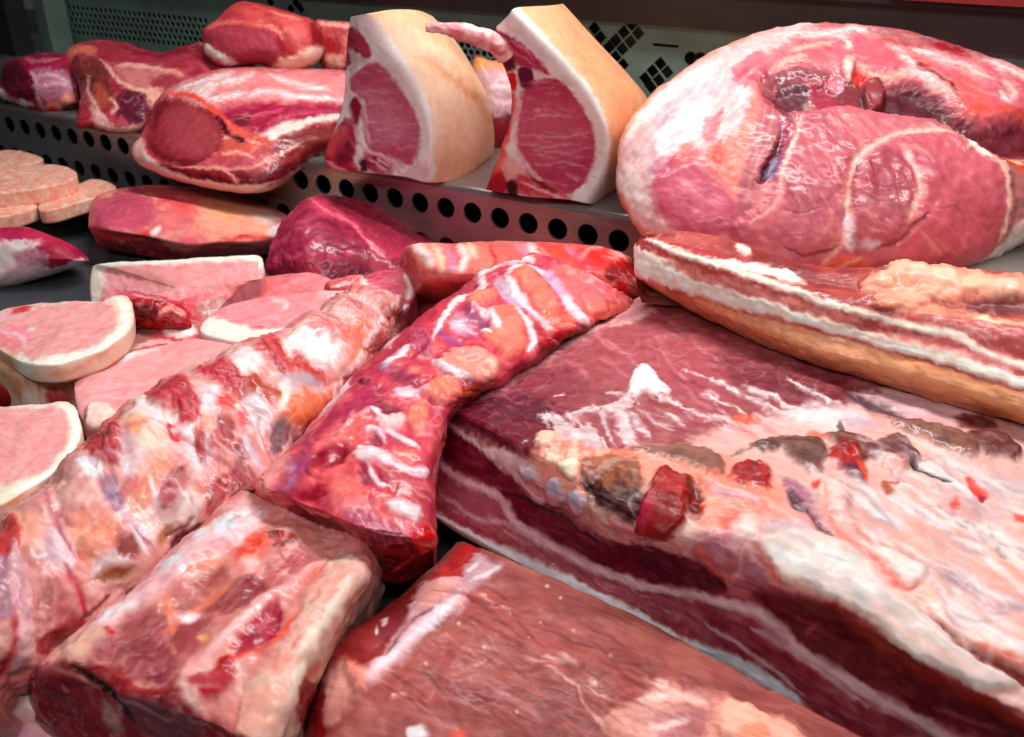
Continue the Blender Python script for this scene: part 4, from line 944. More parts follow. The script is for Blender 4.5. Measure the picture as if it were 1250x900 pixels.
# chop half under the neck bones
p = chop([90,478,3.8, 92,458,4, 104,447,4, 128,437,4, 170,428,4, 215,418,4, 245,414,4, 300,428,3.8, 270,460,3.6, 200,500,3.4, 140,516,3.4, 106,522,3.4, 97,505,3.6], base=0)
p.base('e6a6a8', 'e29c9e', 60); p.patch('f2e2dc', [102,452, 112,440, 135,434, 165,430, 190,425, 190,429, 160,436, 130,443, 115,450], 2.5, 2, part='fat_edge', mat=M_FAT); p.patch('dcd8ee', [150,436, 162,433, 160,438, 148,440], 2, 1)
p.patch('e6a2a2', [92,470, 110,456, 140,446, 200,430, 245,420, 300,430, 200,500, 110,520, 94,498], 4, 3, part='loin_eye', mat=M_LOIN); p.lines('f0bcc0', [[100,490, 130,484, 170,488], [130,465, 150,470, 175,468], [98,474, 108,462, 116,458], [120,470, 140,474]], w=1.5, a=.7)
p.patch('f0d2c8', [106,505, 112,496, 124,494, 136,498, 142,510, 120,526, 106,522], 2.5, 1, h=5, part='fat_knob', mat=M_FAT); p.marble('f4c0c6', 110, .2, .3, .3, (.5, 2), 5)
p.web('f4d0cc', 34, .04, .4, (.8, 1.6), 11); p.web('c05c68', 40, .04, .25, (.8, 1.6), 13, h=-.4); p.bump(45, 1.6); p.col = np.clip(p.col, 1e-4, 1)**.9; p.build("loin_chop", "pink chop partly covered by the long neck bones", "chop", M_FAT, g, flesh='rim')
# near left chop
p = chop([-60,506,6, 0,497,6.2, 50,494,6.2, 72,490,6.2, 88,493,6.2, 97,510,6.2, 100,530,6.2, 90,552,6.2, 68,576,6.2, 40,596,6.2, 0,618,6.2, -60,640,6], base=4.9)
p.base('efdccc', 'ecd0bc', 60); p.patch('e6a2a2', [-60,508, 0,500, 60,497, 78,503, 84,520, 82,540, 72,558, 50,575, 0,592, -60,612], 3, 5, part='loin_eye', mat=M_LOIN)
p.line('f8f4ec', [76,494, 90,510, 92,535, 80,556, 55,580, 20,600], w=6, soft=3, warp=2); p.line('e6ccb0', [84,512, 84,538, 70,562, 40,584], w=2, a=.6); p.line('d89a6c', [0,622, 40,602, 70,582], w=3, a=.6)
p.marble('f2b4ba', 120, .1, .3, .4, (.3, 2.4), 8, lab='loin_eye'); p.web('f4d0cc', 34, .04, .4, (.8, 1.6), 11); p.web('c05c68', 40, .04, .25, (.8, 1.6), 13, h=-.4); p.bump(45, 1.6); p.col = np.clip(p.col, 1e-4, 1)**.9; p.build("loin_chop", "nearest chop at the left edge, below the thick one", "chop", M_FAT, g, flesh='fat_rim')
# rear right pair
p = chop([300,352,2.8, 308,341,3.2, 345,335,3.4, 385,334,3.4, 412,344,3.2, 440,352,3, 400,368,2.6, 345,374,2.4, 312,368,2.4], base=0)
p.base('cf7a80', 'd88a8c', 70); p.patch('c06a64', [300,352, 312,340, 340,340, 330,360, 310,364], 6, 4, a=.7); p.patch('f2e6d6', [288,364, 300,354, 310,364, 314,374, 300,374], 2, 2, part='fat_edge', mat=M_FAT); p.patch('ec9a9c', [355,338, 400,336, 430,350, 400,356, 370,350], 6, 5, a=.7, br=.3); p.web('f4d0cc', 34, .04, .4, (.8, 1.6), 11); p.web('c05c68', 40, .04, .25, (.8, 1.6), 13, h=-.4); p.bump(45, 1.6); p.col = np.clip(p.col, 1e-4, 1)**.9; p.build("loin_chop", "small rear chop tucked under the dark lean joint", "chop", M_MEAT, g)
p = chop([244,402,4, 254,388,4.2, 276,374,4.4, 318,363,4.4, 360,358,4.4, 400,354,4.4, 445,358,4.2, 480,368,4, 450,396,3.8, 400,412,3.8, 345,420,3.8, 300,420,3.8, 256,412,3.8], base=0)
p.base('e08c90', 'e6a0a2', 60); p.patch('e2949a', [260,388, 285,374, 330,366, 385,362, 420,368, 410,390, 380,402, 330,402, 290,398], 6, 4, part='loin_eye', mat=M_LOIN); p.patch('f6efe0', [244,404, 250,390, 262,388, 290,396, 320,402, 350,402, 380,402, 376,414, 340,424, 290,422, 250,414], 2, 2, h=1, part='fat_edge', mat=M_FAT)
p.patch('f2c8c4', [390,354, 440,356, 470,366, 440,372, 405,366], 5, 4, br=.4); p.lines('f4d0cc', [[330,364, 350,370, 345,376], [400,372, 425,376, 445,370]], w=2.5, a=.7); p.patch('d03c44', [304,400, 318,398, 322,403, 308,404], 1.5, 2, a=.7); p.marble('f0b4b8', 90, .2, .3, .3, (.6, 2), 9)
p.web('f4d0cc', 34, .04, .4, (.8, 1.6), 11); p.web('c05c68', 40, .04, .25, (.8, 1.6), 13, h=-.4); p.bump(45, 1.6); p.col = np.clip(p.col, 1e-4, 1)**.9; p.build("loin_chop", "pink chop with a thick cream fat front edge, right of the bone ring", "chop", M_MEAT, g)
p = chop([428,350,5, 440,338,5.4, 468,330,5.6, 505,326,5.6, 510,350,5, 500,374,4.4, 486,380,4.2, 462,370,4.4, 440,362,4.6], base=0)
p.base('b84a60', 'c46070', 70); p.lines('f4dcd8', [[440,338, 446,352, 460,364, 482,376, 498,374], [494,336, 502,350, 498,366]], w=4, soft=2, h=1); p.patch('e8938c', [428,350, 438,342, 442,356, 455,368, 440,364], 3, 3); p.web('f4d0cc', 34, .04, .4, (.8, 1.6), 11); p.web('c05c68', 40, .04, .25, (.8, 1.6), 13, h=-.4); p.bump(45, 1.6); p.col = np.clip(p.col, 1e-4, 1)**.9; p.build("loin_chop", "small dark chop outlined in white fat, left of the rib block", "chop", M_MEAT, g)
# trimmings that fill the gaps between the chops
def scrap(out, d, c1, c2, bul, lab, extra=None):
    p = Piece(1.25).dome(ol(out, d), bul, 'd', away=3); p.base(c1, c2, 90).bump(70, 1.6).bump(140, .7)
    if extra: extra(p)
    p.web('f0c8c0', 40, .07, .7, (1, 1), 3); p.web('7c1420', 46, .06, .7, (1, 1), 4, h=-1)
    p.build("meat_scrap", lab, "meat", M_WET)
scrap([148,374, 165,364, 190,366, 214,374, 228,386, 232,402, 205,404, 175,400, 156,392], 86, '9c2430', 'b83c44', 1.6, "dark red ragged scrap under the rearmost leaning chop", lambda p: (p.line('f0a098', [190,390, 200,378, 216,378, 226,388], w=3.5, h=3), p.patch('6c0c18', [160,376, 186,374, 190,390, 168,392], 3, 3, h=-2)))
scrap([396,348, 420,338, 446,338, 458,352, 450,368, 424,372, 402,364], 92, 'd4666c', 'e08a88', 1.4, "bright pink scrap between the dark lean joint and the chops", lambda p: p.lines('f4d4d0', [[404,352, 424,346, 446,350], [410,364, 430,360, 446,366]], w=2, h=1))
# scraps on the left
p = Piece(1.3).dome(ol([-20,460, 5,450, 22,448, 27,462, 28,485, 20,495, -20,498], 79), 2, 'd', away=3.6); p.base('7a1c28', '9a3038', 90).bump(120, 0.35); p.patch('d0a0a0', [0,462, 15,458, 10,472, 0,474], 4, 4, a=.6); p.patch('b01420', [8,470, 22,462, 24,478, 10,484], 3, 3, a=.8)
p.build("meat_scrap", "dark red scrap below the thick chop at the left edge", "meat")
p = Piece(1.3).dome(ol([14,612, 30,596, 52,586, 72,584, 74,606, 60,622, 40,634, 18,628], 68), 2, 'd', away=3.6); p.base('eeded2', 'e8c0b0', 60).bump(80, 0.7); p.patch('e8b0a0', [14,612, 50,604, 60,620, 20,630], 5, 4, a=.6)
p.build("fat_piece", "pale lump of fat between the nearest chop and the neck bones", "fat")

# ------------------------------------------------------------------ rib block behind the middle rack
p = Piece().lattice([[[488,322,3], [498,301,8], [560,298,9], [620,296,9.4], [690,299,9.4], [755,308,9], [795,330,5]],
                     [[490,325,3.5], [501,304,9], [560,300,9.8], [620,297,10], [690,301,10], [757,311,9.4], [796,340,5]],
                     [[494,340,3.5], [508,318,8.8], [580,320,10], [645,318,10], [715,325,9.8], [772,342,8.5], [796,356,5]],
                     [[498,358,3.5], [520,345,7.5], [590,345,8.8], [660,345,8.8], [725,352,8], [778,362,6.5], [794,368,4]],
                     [[504,372,2], [525,368,3], [595,372,3.5], [660,372,3.5], [725,378,3], [772,374,3], [790,376,2]]], 'z', base=0)
p.base('e2807a', 'd86a6c', 60).bump(60, 1.05)
for a, b in ((498, 'f0a090'), (560, 'e88c80'), (598, 'e87a72'), (655, 'e85a4c'), (700, 'e8625a')): p.patch(b, [a,302, a+40,298, a+48,312, a+52,335, a+20,332], 5, 4, a=.8, h=1.5)
p.lines('f0d8d4', [[506,300, 520,312, 530,328], [560,300, 568,315, 560,332], [645,300, 660,312, 670,330]], w=5, soft=3, h=1); p.lines('c08cae', [[545,300, 552,318, 548,335], [632,300, 645,316, 655,330], [690,302, 712,320, 725,338]], w=4, soft=3, a=.8)
p.lines('ecd0b8', [[530,302, 538,318, 540,334], [572,300, 582,316]], w=4, soft=3); p.lines('9c2c3a', [[598,300, 604,318, 600,332], [655,302, 672,322]], w=2.5, a=.7, h=-2)
p.patch('c46a62', [495,310, 502,304, 512,330, 528,362, 505,370], 4, 4); p.patch('e8827c', [525,345, 540,335, 545,355, 530,362], 4, 3)
p.patch('d8222a', [700,312, 725,300, 760,306, 782,316, 775,330, 745,335, 720,345, 708,332], 6, 6, a=.85, br=.25); p.patch('8a1420', [735,330, 765,318, 785,325, 788,352, 770,362, 750,352], 5, 4, h=-2); p.patch('e03038', [745,350, 765,345, 775,355, 760,362, 745,360], 3, 3, h=2); p.patch('b05a58', [764,340, 786,338, 788,356, 770,362], 4, 4); p.lines('f4a8a0', [[705,318, 720,306, 740,302], [744,352, 754,346], [740,318, 760,312, 778,312]], w=2, a=.8); p.patch('ecaaa8', [745,306, 775,310, 785,316, 760,314], 3, 3)
p.web('f0d4cc', 45, .07, .6, (1, 1.2), 3); p.web('a02830', 55, .06, .4, (1, 1.2), 4, h=-.8)
p.build("rib_block", "short rib block with a bloody right end, behind the middle rack", "meat")
# ------------------------------------------------------------------ fat trimming in the near left corner
p = Piece().dome(ol([-40,862, 0,846, 30,838, 60,850, 110,885, 150,930, 60,960, -40,950], 50), 2, 'd', away=4.5)
p.base('e6b4b0', 'e8d0cc', 50, 'dca4b4', 30).bump(60, 1.4); p.lines('f4e4e0', [[0,856, 25,848, 40,850], [10,880, 40,872, 70,890]], w=4, br=.3); p.patch('b86a80', [0,872, 40,868, 50,880, 0,890], 6, 5, a=.6)
p.build("fat_trimming", "pinkish white fat trimming in the near left corner", "fat")

# ------------------------------------------------------------------ long neck bones, left
p = Piece().lattice([
 [[410,368,2], [424,354,7], [450,350,7.4], [482,358,6.2], [505,374,3]],
 [[385,388,2], [396,372,7.6], [430,376,8], [464,396,6.4], [478,414,3]],
 [[338,412,2], [347,400,8], [392,410,8.2], [438,440,6.4], [450,458,3]],
 [[235,460,2], [243,446,8.8], [300,462,8.8], [372,505,6.6], [390,522,3]],
 [[160,508,2], [168,492,9.2], [230,527,9], [308,584,6.8], [328,608,3]],
 [[88,570,2], [95,554,9], [160,602,8.8], [236,650,6.2], [252,666,2.5]],
 [[20,640,2], [28,622,8.4], [85,676,8], [150,726,5.4], [165,744,1.5]],
 [[-55,720,2], [-45,703,8], [12,756,7.4], [74,792,4.6], [88,808,1.5]],
 [[-120,800,1], [-110,786,7], [-55,830,6.2], [4,858,3.4], [15,874,1]]], 'z', base=0)
p.base('d8a09c', 'e2bab4', 45, 'd08480', 28).bump(38, 2.6).ribs(1, 9, 5, 1).bump(90, .8)
for c, q, so, wa, h in (
 ('f2e6e4', [352,408, 380,396, 415,400, 420,430, 395,452, 365,440, 345,428], 8, 7, 2), ('eee0e0', [276,434, 300,426, 322,440, 318,458, 295,462, 280,450], 6, 6, 1.5), ('ecdedc', [150,490, 178,482, 195,492, 212,500, 214,518, 190,526, 160,516], 6, 6, 1.5), ('dfe2ee', [96,566, 112,560, 126,570, 122,582, 104,584], 6, 5, 1), ('e6d4c6', [166,536, 186,526, 205,534, 204,556, 182,564, 168,556], 6, 5, 3), ('d8bcc6', [146,540, 158,532, 168,548, 168,574, 156,580, 147,562], 4, 4, 1.5), ('e2cec8', [190,614, 215,600, 240,600, 245,630, 225,648, 198,640], 8, 7, 2), ('e2d2d8', [222,524, 238,518, 256,530, 258,560, 246,580, 232,560], 7, 6, 1), ('e6d8e0', [236,484, 262,470, 272,482, 262,504, 246,504], 6, 5, 1), ('dcd4d8', [298,484, 318,486, 331,508, 326,530, 306,514], 5, 5, 1), ('ead8d4', [168,620, 190,610, 200,640, 190,660, 168,650], 8, 6, 1), ('e0ccd4', [60,648, 78,650, 92,684, 84,700, 68,680], 6, 5, 2), ('ecd4c4', [88,648, 108,642, 116,664, 100,672], 6, 5, 1), ('dcc8c8', [112,676, 144,672, 160,684, 130,694, 114,704], 7, 5, 2)):
    p.patch(c, q, so, wa, h=h)
for c, q, so, wa, h in (
 ('ee9c80', [170,578, 186,566, 208,564, 208,580, 186,588], 6, 5, 1), ('ec9a82', [160,604, 172,588, 188,590, 184,616, 164,620], 6, 5, 1), ('f4b890', [156,514, 172,508, 178,524, 164,532], 5, 4, 0), ('f0b49a', [16,636, 36,628, 50,646, 44,668, 28,660], 6, 5, 1), ('f0a08a', [86,634, 116,628, 144,632, 142,660, 118,684, 100,690, 92,664], 8, 6, 1), ('e88a78', [405,396, 440,388, 452,402, 430,420, 410,414], 7, 5, 0), ('e8806c', [440,400, 455,404, 440,430, 425,440, 430,418], 6, 5, 0), ('f0a890', [236,520, 250,508, 262,520, 248,530], 5, 4, 0), ('e8907a', [100,540, 120,522, 140,505, 160,490, 164,496, 140,512, 118,532, 102,548], 3, 3, 0)):
    p.patch(c, q, so, wa, h=h, a=.9)
p.patch('d47a5c', [342,510, 354,488, 366,475, 378,485, 400,478, 418,466, 428,476, 405,498, 388,510, 371,522, 354,517], 5, 4, h=3); p.streaks('eea070', [348,506, 366,480, 400,484, 385,510, 360,515], -35, 12, 18, 1.2, .6, 1); p.patch('b8a8b8', [340,466, 362,456, 388,460, 392,474, 366,476, 350,482], 5, 4, h=1); p.patch('ece0d4', [340,470, 352,470, 350,492, 342,504, 336,490], 4, 3, h=1)
MU = (('b44e58', [107,545, 122,528, 138,518, 146,533, 147,554, 143,570, 126,565, 112,557], 76), ('c04a56', [179,482, 201,472, 225,461, 232,480, 242,497, 245,514, 232,518, 218,514, 213,497, 194,492], 64), ('c24854', [239,451, 258,443, 273,437, 290,454, 297,470, 285,478, 278,473, 262,462], 58), ('cf565a', [314,424, 335,411, 346,432, 353,456, 340,452, 328,438], 60), ('b4645e', [258,533, 268,514, 278,508, 286,521, 285,545, 268,551, 258,547], 84), ('a05a60', [285,547, 297,540, 302,564, 309,586, 304,607, 290,612, 282,588, 287,569], 78), ('ac6062', [249,612, 258,593, 273,578, 281,576, 280,598, 268,619, 256,629], -55), ('bc8084', [196,612, 203,586, 220,574, 230,588, 220,602, 206,617], -60), ('ba7c7e', [239,530, 248,526, 252,546, 246,558, 240,548], 84))
for k, (c, q, an) in enumerate(MU):
    p.patch(c, q, 3.5, 3.5, h=3 if k < 4 else 1); p.streaks('d87c80', q, an, 14, 26, 1.0, .55, k); p.streaks('84283a', q, an, 12, 26, 1.1, .5, 30+k, h=-.5)
for c, q, h in (('b05444', [299,466, 311,460, 321,470, 335,475, 341,486, 330,493, 316,486, 304,476], 3), ('bc504a', [352,438, 366,431, 376,442, 390,454, 397,467, 378,459, 354,452], 3), ('806470', [332,524, 342,513, 354,520, 360,533, 347,548, 332,553], -1), ('ee5652', [266,486, 276,480, 288,490, 284,500, 270,496], 0), ('dc7880', [289,500, 300,500, 302,520, 292,520], 0), ('cc2a3e', [203,518, 211,515, 219,533, 210,536], -1), ('a81c18', [264,590, 276,578, 281,578, 276,592, 266,598], 0), ('a888a8', [122,584, 136,576, 148,590, 150,612, 140,622, 130,606], -3), ('cc5a58', [-30,640, 0,636, 19,630, 27,655, 14,680, -30,684], 2), ('a884a0', [-30,684, 0,679, 14,690, 15,750, 0,758, -30,760], 1), ('ac7066', [46,740, 56,720, 65,705, 72,720, 67,742, 54,744], -1), ('9c5856', [144,655, 168,658, 168,680, 146,677], -1), ('a46a48', [118,708, 134,694, 163,690, 156,703, 130,709], -2), ('b07850', [190,660, 204,640, 210,642, 200,664], -1), ('947080', [210,668, 222,648, 250,638, 254,650, 236,668, 218,676], -1), ('a8484c', [104,764, 90,748, 78,756, 44,792, 60,800], 0)):
    p.patch(c, q, 4, 4, h=h)
p.streaks('8c7480', [332,524, 344,514, 358,530, 346,548, 334,550], 100, 14, 16, .9, .6, 51); p.streaks('c8a8b4', [210,668, 222,648, 250,638, 236,668], -50, 10, 14, 1, .5, 52); p.patch('7c68a0', [130,594, 140,590, 144,602, 134,604], 3, 3, a=.7)
p.lines('b41c34', [[20,750, 16,790, 6,830], [79,691, 90,710, 96,722, 104,752]], w=4.5, soft=3.5, a=.85, h=-2.5); p.lines('a84c6c', [[55,600, 64,622, 72,643, 82,662, 91,679], [161,641, 172,655, 185,668]], w=3, soft=3, a=.75, h=-2); p.lines('6a1828', [[206,653, 220,643, 235,631], [190,690, 216,666, 240,646], [96,758, 116,742, 140,726]], w=2.4, soft=2, a=.8, h=-2); p.line('501028', [220,574, 223,580], w=2.5)
p.lines('d8b8c0', [[17,667, 22,700, 26,730, 32,768, 20,820]], w=9, soft=6, a=.8, h=2.5); p.lines('c07074', [[74,715, 80,742, 86,768]], w=4, soft=4, a=.8, h=1); p.lines('f0eef4', [[38,672, 46,682, 58,680], [100,570, 116,576], [148,556, 152,572, 156,566], [182,588, 190,606, 198,624], [156,640, 168,658, 180,678], [298,536, 306,555, 316,574], [316,532, 322,550], [206,520, 226,524, 234,530], [230,524, 246,514], [300,520, 308,530]], w=2.4, soft=2.4, a=.75, h=1)
p.lines('c8b8dc', [[298,538, 306,556, 315,572], [58,654, 66,690], [146,612, 160,640, 176,650]], w=4, soft=4, a=.65); p.lines('a85a58', [[108,560, 130,592], [225,590, 232,620], [176,520, 190,540]], w=1.5, a=.4, h=-1)
p.lines('f4e4e4', [[486,364, 460,400, 436,438, 404,486, 390,504]], w=3, soft=2.5, a=.7); p.lines('d8808c', [[380,440, 400,450, 410,462], [392,410, 420,414, 440,408]], w=2.5, soft=3, a=.6); p.patch('d0606a', [376,402, 398,392, 412,398, 398,408], 4, 4, a=.8); p.clump(['d05a60', 'e89088', 'f0e4e6'], [380,398, 430,392, 425,420, 390,428], 16, 5, 1, a=.55, seed=4)
p.streaks('e8b0b0', [20,640, 80,660, 110,730, 60,780, 20,760], 72, 22, 40, 1.6, .45, 53); p.streaks('b06a7c', [0,690, 60,690, 90,760, 40,810, 0,800], 76, 18, 40, 1.6, .45, 54); p.streaks('f0dcd4', [90,600, 180,560, 240,600, 180,660, 110,660], -50, 26, 26, 1.8, .45, 55)
for k, (c, q, an) in enumerate(MU):
    p.patch(c, q, 3.5, 3.5, a=.7 if k < 4 else .35); p.streaks('de8a8a', q, an, 10, 26, 1.0, .55, 60+k); p.streaks('7a2434', q, an, 10, 26, 1.1, .5, 90+k, h=-.5)
p.web('f0e4e4', 30, .08, .5, (1, 1), 3, h=.5); p.web('a03440', 20, .06, .7, (1, 1), 4, h=-3); p.web('b04c54', 34, .06, .4, (1, 1), 6, h=-1.6); 
p.build("neck_bones", "long bony pork neck strip, pale and knobbly, running along the left", "meat", M_WET)

# ------------------------------------------------------------------ near left rack
p = Piece().lattice([
 [[288,618,2], [296,600,6.6], [350,614,7.2], [405,642,7.6], [450,668,7.2], [470,690,2]],
 [[240,656,2], [248,643,7], [325,656,7.8], [395,678,8], [452,694,7.8], [464,722,2]],
 [[148,738,2], [155,727,7], [238,730,7.9], [320,742,8.3], [400,762,8], [424,788,2]],
 [[68,804,2], [76,792,6.8], [165,793,7.6], [268,806,8.2], [362,832,7.8], [392,850,2]],
 [[40,832,2], [46,818,6.2], [105,824,6.8], [225,862,7.6], [328,900,7.4], [374,915,2]],
 [[40,842,2], [45,834,5.2], [103,844,6], [222,884,6.8], [322,922,6.4], [374,930,2]],
 [[44,888,.6], [48,880,1.6], [100,900,2.6], [205,940,3], [312,965,3], [356,975,1]]], 'z', base=0)
p.base('d89a94', 'cc8682', 45, 'e0b0a8', 30).bump(40, 2.4).ribs(0, 4, 2.5, 2).bump(110, .35)
p.patch('e8c8cc', [150,735, 197,690, 259,642, 300,612, 330,625, 300,655, 262,672, 230,700, 190,725, 150,752, 110,785, 80,800, 95,775], 7, 6, h=1.5); p.lines('d2e6f4', [[198,698, 210,690, 222,683], [262,650, 275,643, 288,638], [240,660, 252,652]], w=5, soft=4, a=.9); p.lines('b87c84', [[166,720, 190,712, 206,708], [255,668, 270,660, 285,664], [225,695, 240,682, 255,680], [280,640, 295,632]], w=2, soft=2.5, a=.6, h=-1); p.line('e8e4ea', [119,762, 140,748, 168,736], w=5, soft=4, a=.9); p.patch('dcb4a4', [66,800, 90,780, 120,768, 130,785, 110,808, 84,810], 7, 5); p.lines('a08088', [[72,792, 84,784]], w=3, soft=3, a=.6)
for c, q in (('a65a60', [109,801, 138,770, 164,748, 198,746, 208,760, 203,782, 217,801, 220,815, 198,834, 164,834, 138,820]), ('ac625f', [229,716, 256,696, 278,692, 276,703, 251,723, 234,721]), ('a46460', [207,740, 220,728, 240,732, 229,746]), ('9a4e54', [245,736, 274,714, 294,701, 312,703, 325,716, 316,730, 290,748, 267,754, 251,748]), ('b25e66', [321,698, 343,676, 379,676, 360,698, 336,718]), ('a85c60', [206,772, 232,758, 258,756, 252,780, 230,800, 214,795])):
    p.patch(c, q, 6, 5, h=-1)
p.streaks('cf9490', [125,800, 165,755, 205,755, 205,800, 190,828, 145,822], -45, 26, 32, 1.6, .45, 1); p.streaks('7c3440', [140,800, 180,765, 200,790, 180,820], -40, 12, 22, 2, .45, 2); p.streaks('c87a78', [250,742, 310,705, 318,728, 270,752], -40, 14, 24, 1.3, .5, 3); p.streaks('e0a09c', [321,698, 343,676, 379,676, 336,718], -42, 16, 30, 1.4, .6, 4); p.patch('841a3a', [296,712, 308,704, 322,712, 318,724, 302,722], 5, 4, a=.85); p.patch('7c2848', [182,824, 192,818, 198,828, 188,834], 4, 3, a=.8); p.patch('742830', [152,798, 168,784, 182,778, 176,796, 160,806], 7, 5, a=.6)
p.patch('e45a42', [288,674, 307,655, 328,652, 327,666, 312,678, 294,684], 5, 5); p.lines('ea9070', [[205,724, 206,750, 209,772], [209,770, 234,743, 260,725, 282,710], [230,700, 250,692, 280,684], [290,690, 300,684, 320,680]], w=3, soft=3, a=.8, h=1); p.patch('f0dcde', [217,750, 228,746, 242,752, 236,760, 220,760], 4, 3); p.patch('c82c34', [128,768, 136,768, 138,775, 130,776], 2, 2); p.patch('f0b48c', [242,776, 252,772, 257,780, 246,784], 2.5, 2); p.patch('e8d4d4', [296,686, 312,682, 318,690, 302,694], 4, 3, a=.7)
p.clump(['7c2a24', 'd07c68', 'a84038', '501418'], [330,652, 350,650, 362,664, 345,672, 332,666], 18, 4, 2, seed=7)
p.lines('eeb4b2', [[224,826, 246,812, 256,800, 290,763, 325,732, 352,716, 375,698, 397,678]], w=5.5, soft=3, h=2.5); p.line('f4d0cc', [256,800, 288,766, 325,733], w=2.5, soft=2.5, a=.8); p.lines('e46852', [[262,812, 296,796, 325,788, 345,765], [366,742, 352,760, 338,778]], w=3.5, soft=3, a=.85)
p.patch('aa2c4a', [281,792, 308,759, 334,730, 343,745, 339,770, 323,786, 296,795], 3.5, 3, h=-1.5); p.streaks('d87484', [288,790, 330,740, 340,765, 310,790], -45, 12, 20, 1.2, .5, 5); p.patch('8a1040', [304,770, 316,764, 318,774, 306,778], 4, 3, a=.7)
p.patch('dcbcae', [397,678, 424,680, 460,708, 466,722, 440,765, 410,800, 385,840, 372,900, 300,905, 292,860, 325,806, 346,786, 361,754, 375,728, 395,705], 6, 7, h=1, part='fat_strip', mat=M_FAT); p.lines('f0e6d8', [[360,800, 385,770, 402,745, 424,719, 440,706], [330,880, 350,840, 368,812]], w=5, soft=6, a=.75, h=.8); p.streaks('e8a090', [350,800, 400,700, 450,700, 420,780, 370,860], -55, 22, 26, 2, .55, 31, h=-.6); p.streaks('c87870', [345,790, 380,720, 400,690, 395,740, 360,820], -55, 10, 24, 1.6, .6, 32, h=-.8); p.lines('d8705e', [[366,712, 380,700, 398,686], [366,740, 350,764, 330,788], [385,806, 376,830]], w=2.6, soft=2.5, a=.75, h=-1); p.lines('e8a898', [[408,690, 420,696, 430,702], [380,730, 392,716], [340,850, 352,830], [300,870, 312,850]], w=4, soft=4, a=.6); p.patch('e49080', [330,800, 352,795, 350,815, 332,822], 6, 5, a=.6); p.patch('dca090', [292,850, 330,835, 345,860, 320,900, 290,895], 9, 7, a=.6); p.patch('98202e', [358,845, 374,828, 388,850, 376,890, 362,884], 4, 4)
p.patch('aa1a2e', [232,828, 258,822, 270,806, 282,802, 290,815, 284,834, 265,849, 244,857], 3, 3, h=1.5); p.patch('cc5464', [252,832, 270,822, 272,836, 256,842], 5, 3, a=.7); p.patch('dcbcb2', [202,850, 222,838, 240,845, 246,860, 226,868, 206,864], 4, 4, h=2)
END = [34,822, 44,812, 60,810, 90,812, 131,816, 174,846, 210,838, 222,842, 240,870, 300,900, 325,918, 325,990, 30,990]
p.patch('8e2a36', END, 4, 4, part='cut_end'); p.lines('9c1c24', [[78,810, 131,814, 174,844, 210,834, 220,826]], w=4, soft=3.5, a=.8); p.patch('8c1a20', [42,836, 58,834, 60,862, 46,872], 5, 4); p.lines('c08c86', [[64,814, 90,824, 119,842]], w=2.4, soft=2, a=.8); p.patch('b8948c', [124,854, 132,858, 152,886, 148,892, 130,880], 3, 3); p.patch('7c4c54', [142,848, 175,852, 215,868, 250,890, 220,905, 170,892], 5, 4); p.lines('a87c7c', [[143,846, 175,862, 205,882]], w=2, soft=2); p.lines('180608', [[90,814, 116,832, 140,849, 164,884]], w=4, soft=3, h=-3); p.streaks('7c4048', [50,840, 120,850, 140,880, 60,880], 25, 14, 24, 1.4, .5, 6)
p.marble('f0c4c0', 70, .34, .2, .3, (1, 1.5), 11)
p.web('f0d8d4', 26, .07, .5, (1, 1.2), 3, h=.4, lab='flesh'); p.web('942430', 18, .06, .45, (1, 1.2), 4, h=-2, lab='flesh'); p.web('a83c44', 34, .06, .35, (1, 1.2), 6, h=-1.2, lab='flesh'); 
p.build("rib_rack", "near left rack with a cream fat strip on its right side", "meat", M_WET, flesh='rack_top')

# ------------------------------------------------------------------ lean belly slab at the bottom
p = Piece().lattice([
 [[555,672,1], [568,662,5], [650,695,6], [780,755,6], [920,830,6], [1080,915,6]],
 [[478,748,1], [488,735,5.5], [590,755,6.6], [725,800,6.6], [865,860,6.6], [1020,935,6.4]],
 [[408,800,1], [418,786,5.5], [540,818,6.6], [680,860,6.6], [820,910,6.4], [970,985,6]],
 [[380,872,1], [390,862,5], [500,890,6.2], [640,925,6.2], [780,970,6], [930,1050,5.5]],
 [[362,950,.5], [374,945,4], [480,970,5], [620,1005,5], [760,1050,5], [910,1130,5]]], 'z', base=0)
p.base('a0605a', '945450', 50, 'ac6e66', 30).bump(45, 1.4).bump(140, 0.175)
p.patch('b46a64', [440,840, 520,780, 580,720, 620,720, 700,790, 660,830, 560,850, 460,870], 18, 10, a=.6); p.patch('9a4c4a', [560,830, 700,820, 760,850, 700,890, 600,890], 18, 10, a=.5)
p.patch('9a3438', [395,816, 413,788, 431,762, 464,742, 508,716, 503,734, 490,762, 467,793, 441,816, 418,810], 5, 5); p.patch('b23232', [516,716, 539,691, 564,666, 587,664, 577,685, 564,701, 544,711], 4, 4); p.patch('84404c', [455,770, 480,750, 500,740, 490,765, 470,780], 6, 5, a=.7); p.patch('8c1a28', [378,836, 396,834, 402,860, 396,900, 378,900], 5, 5); p.clump(['c85048', '7c1c24', 'b04440'], [520,712, 550,690, 580,668, 570,695, 545,708], 14, 5, .8, a=.5, seed=3)
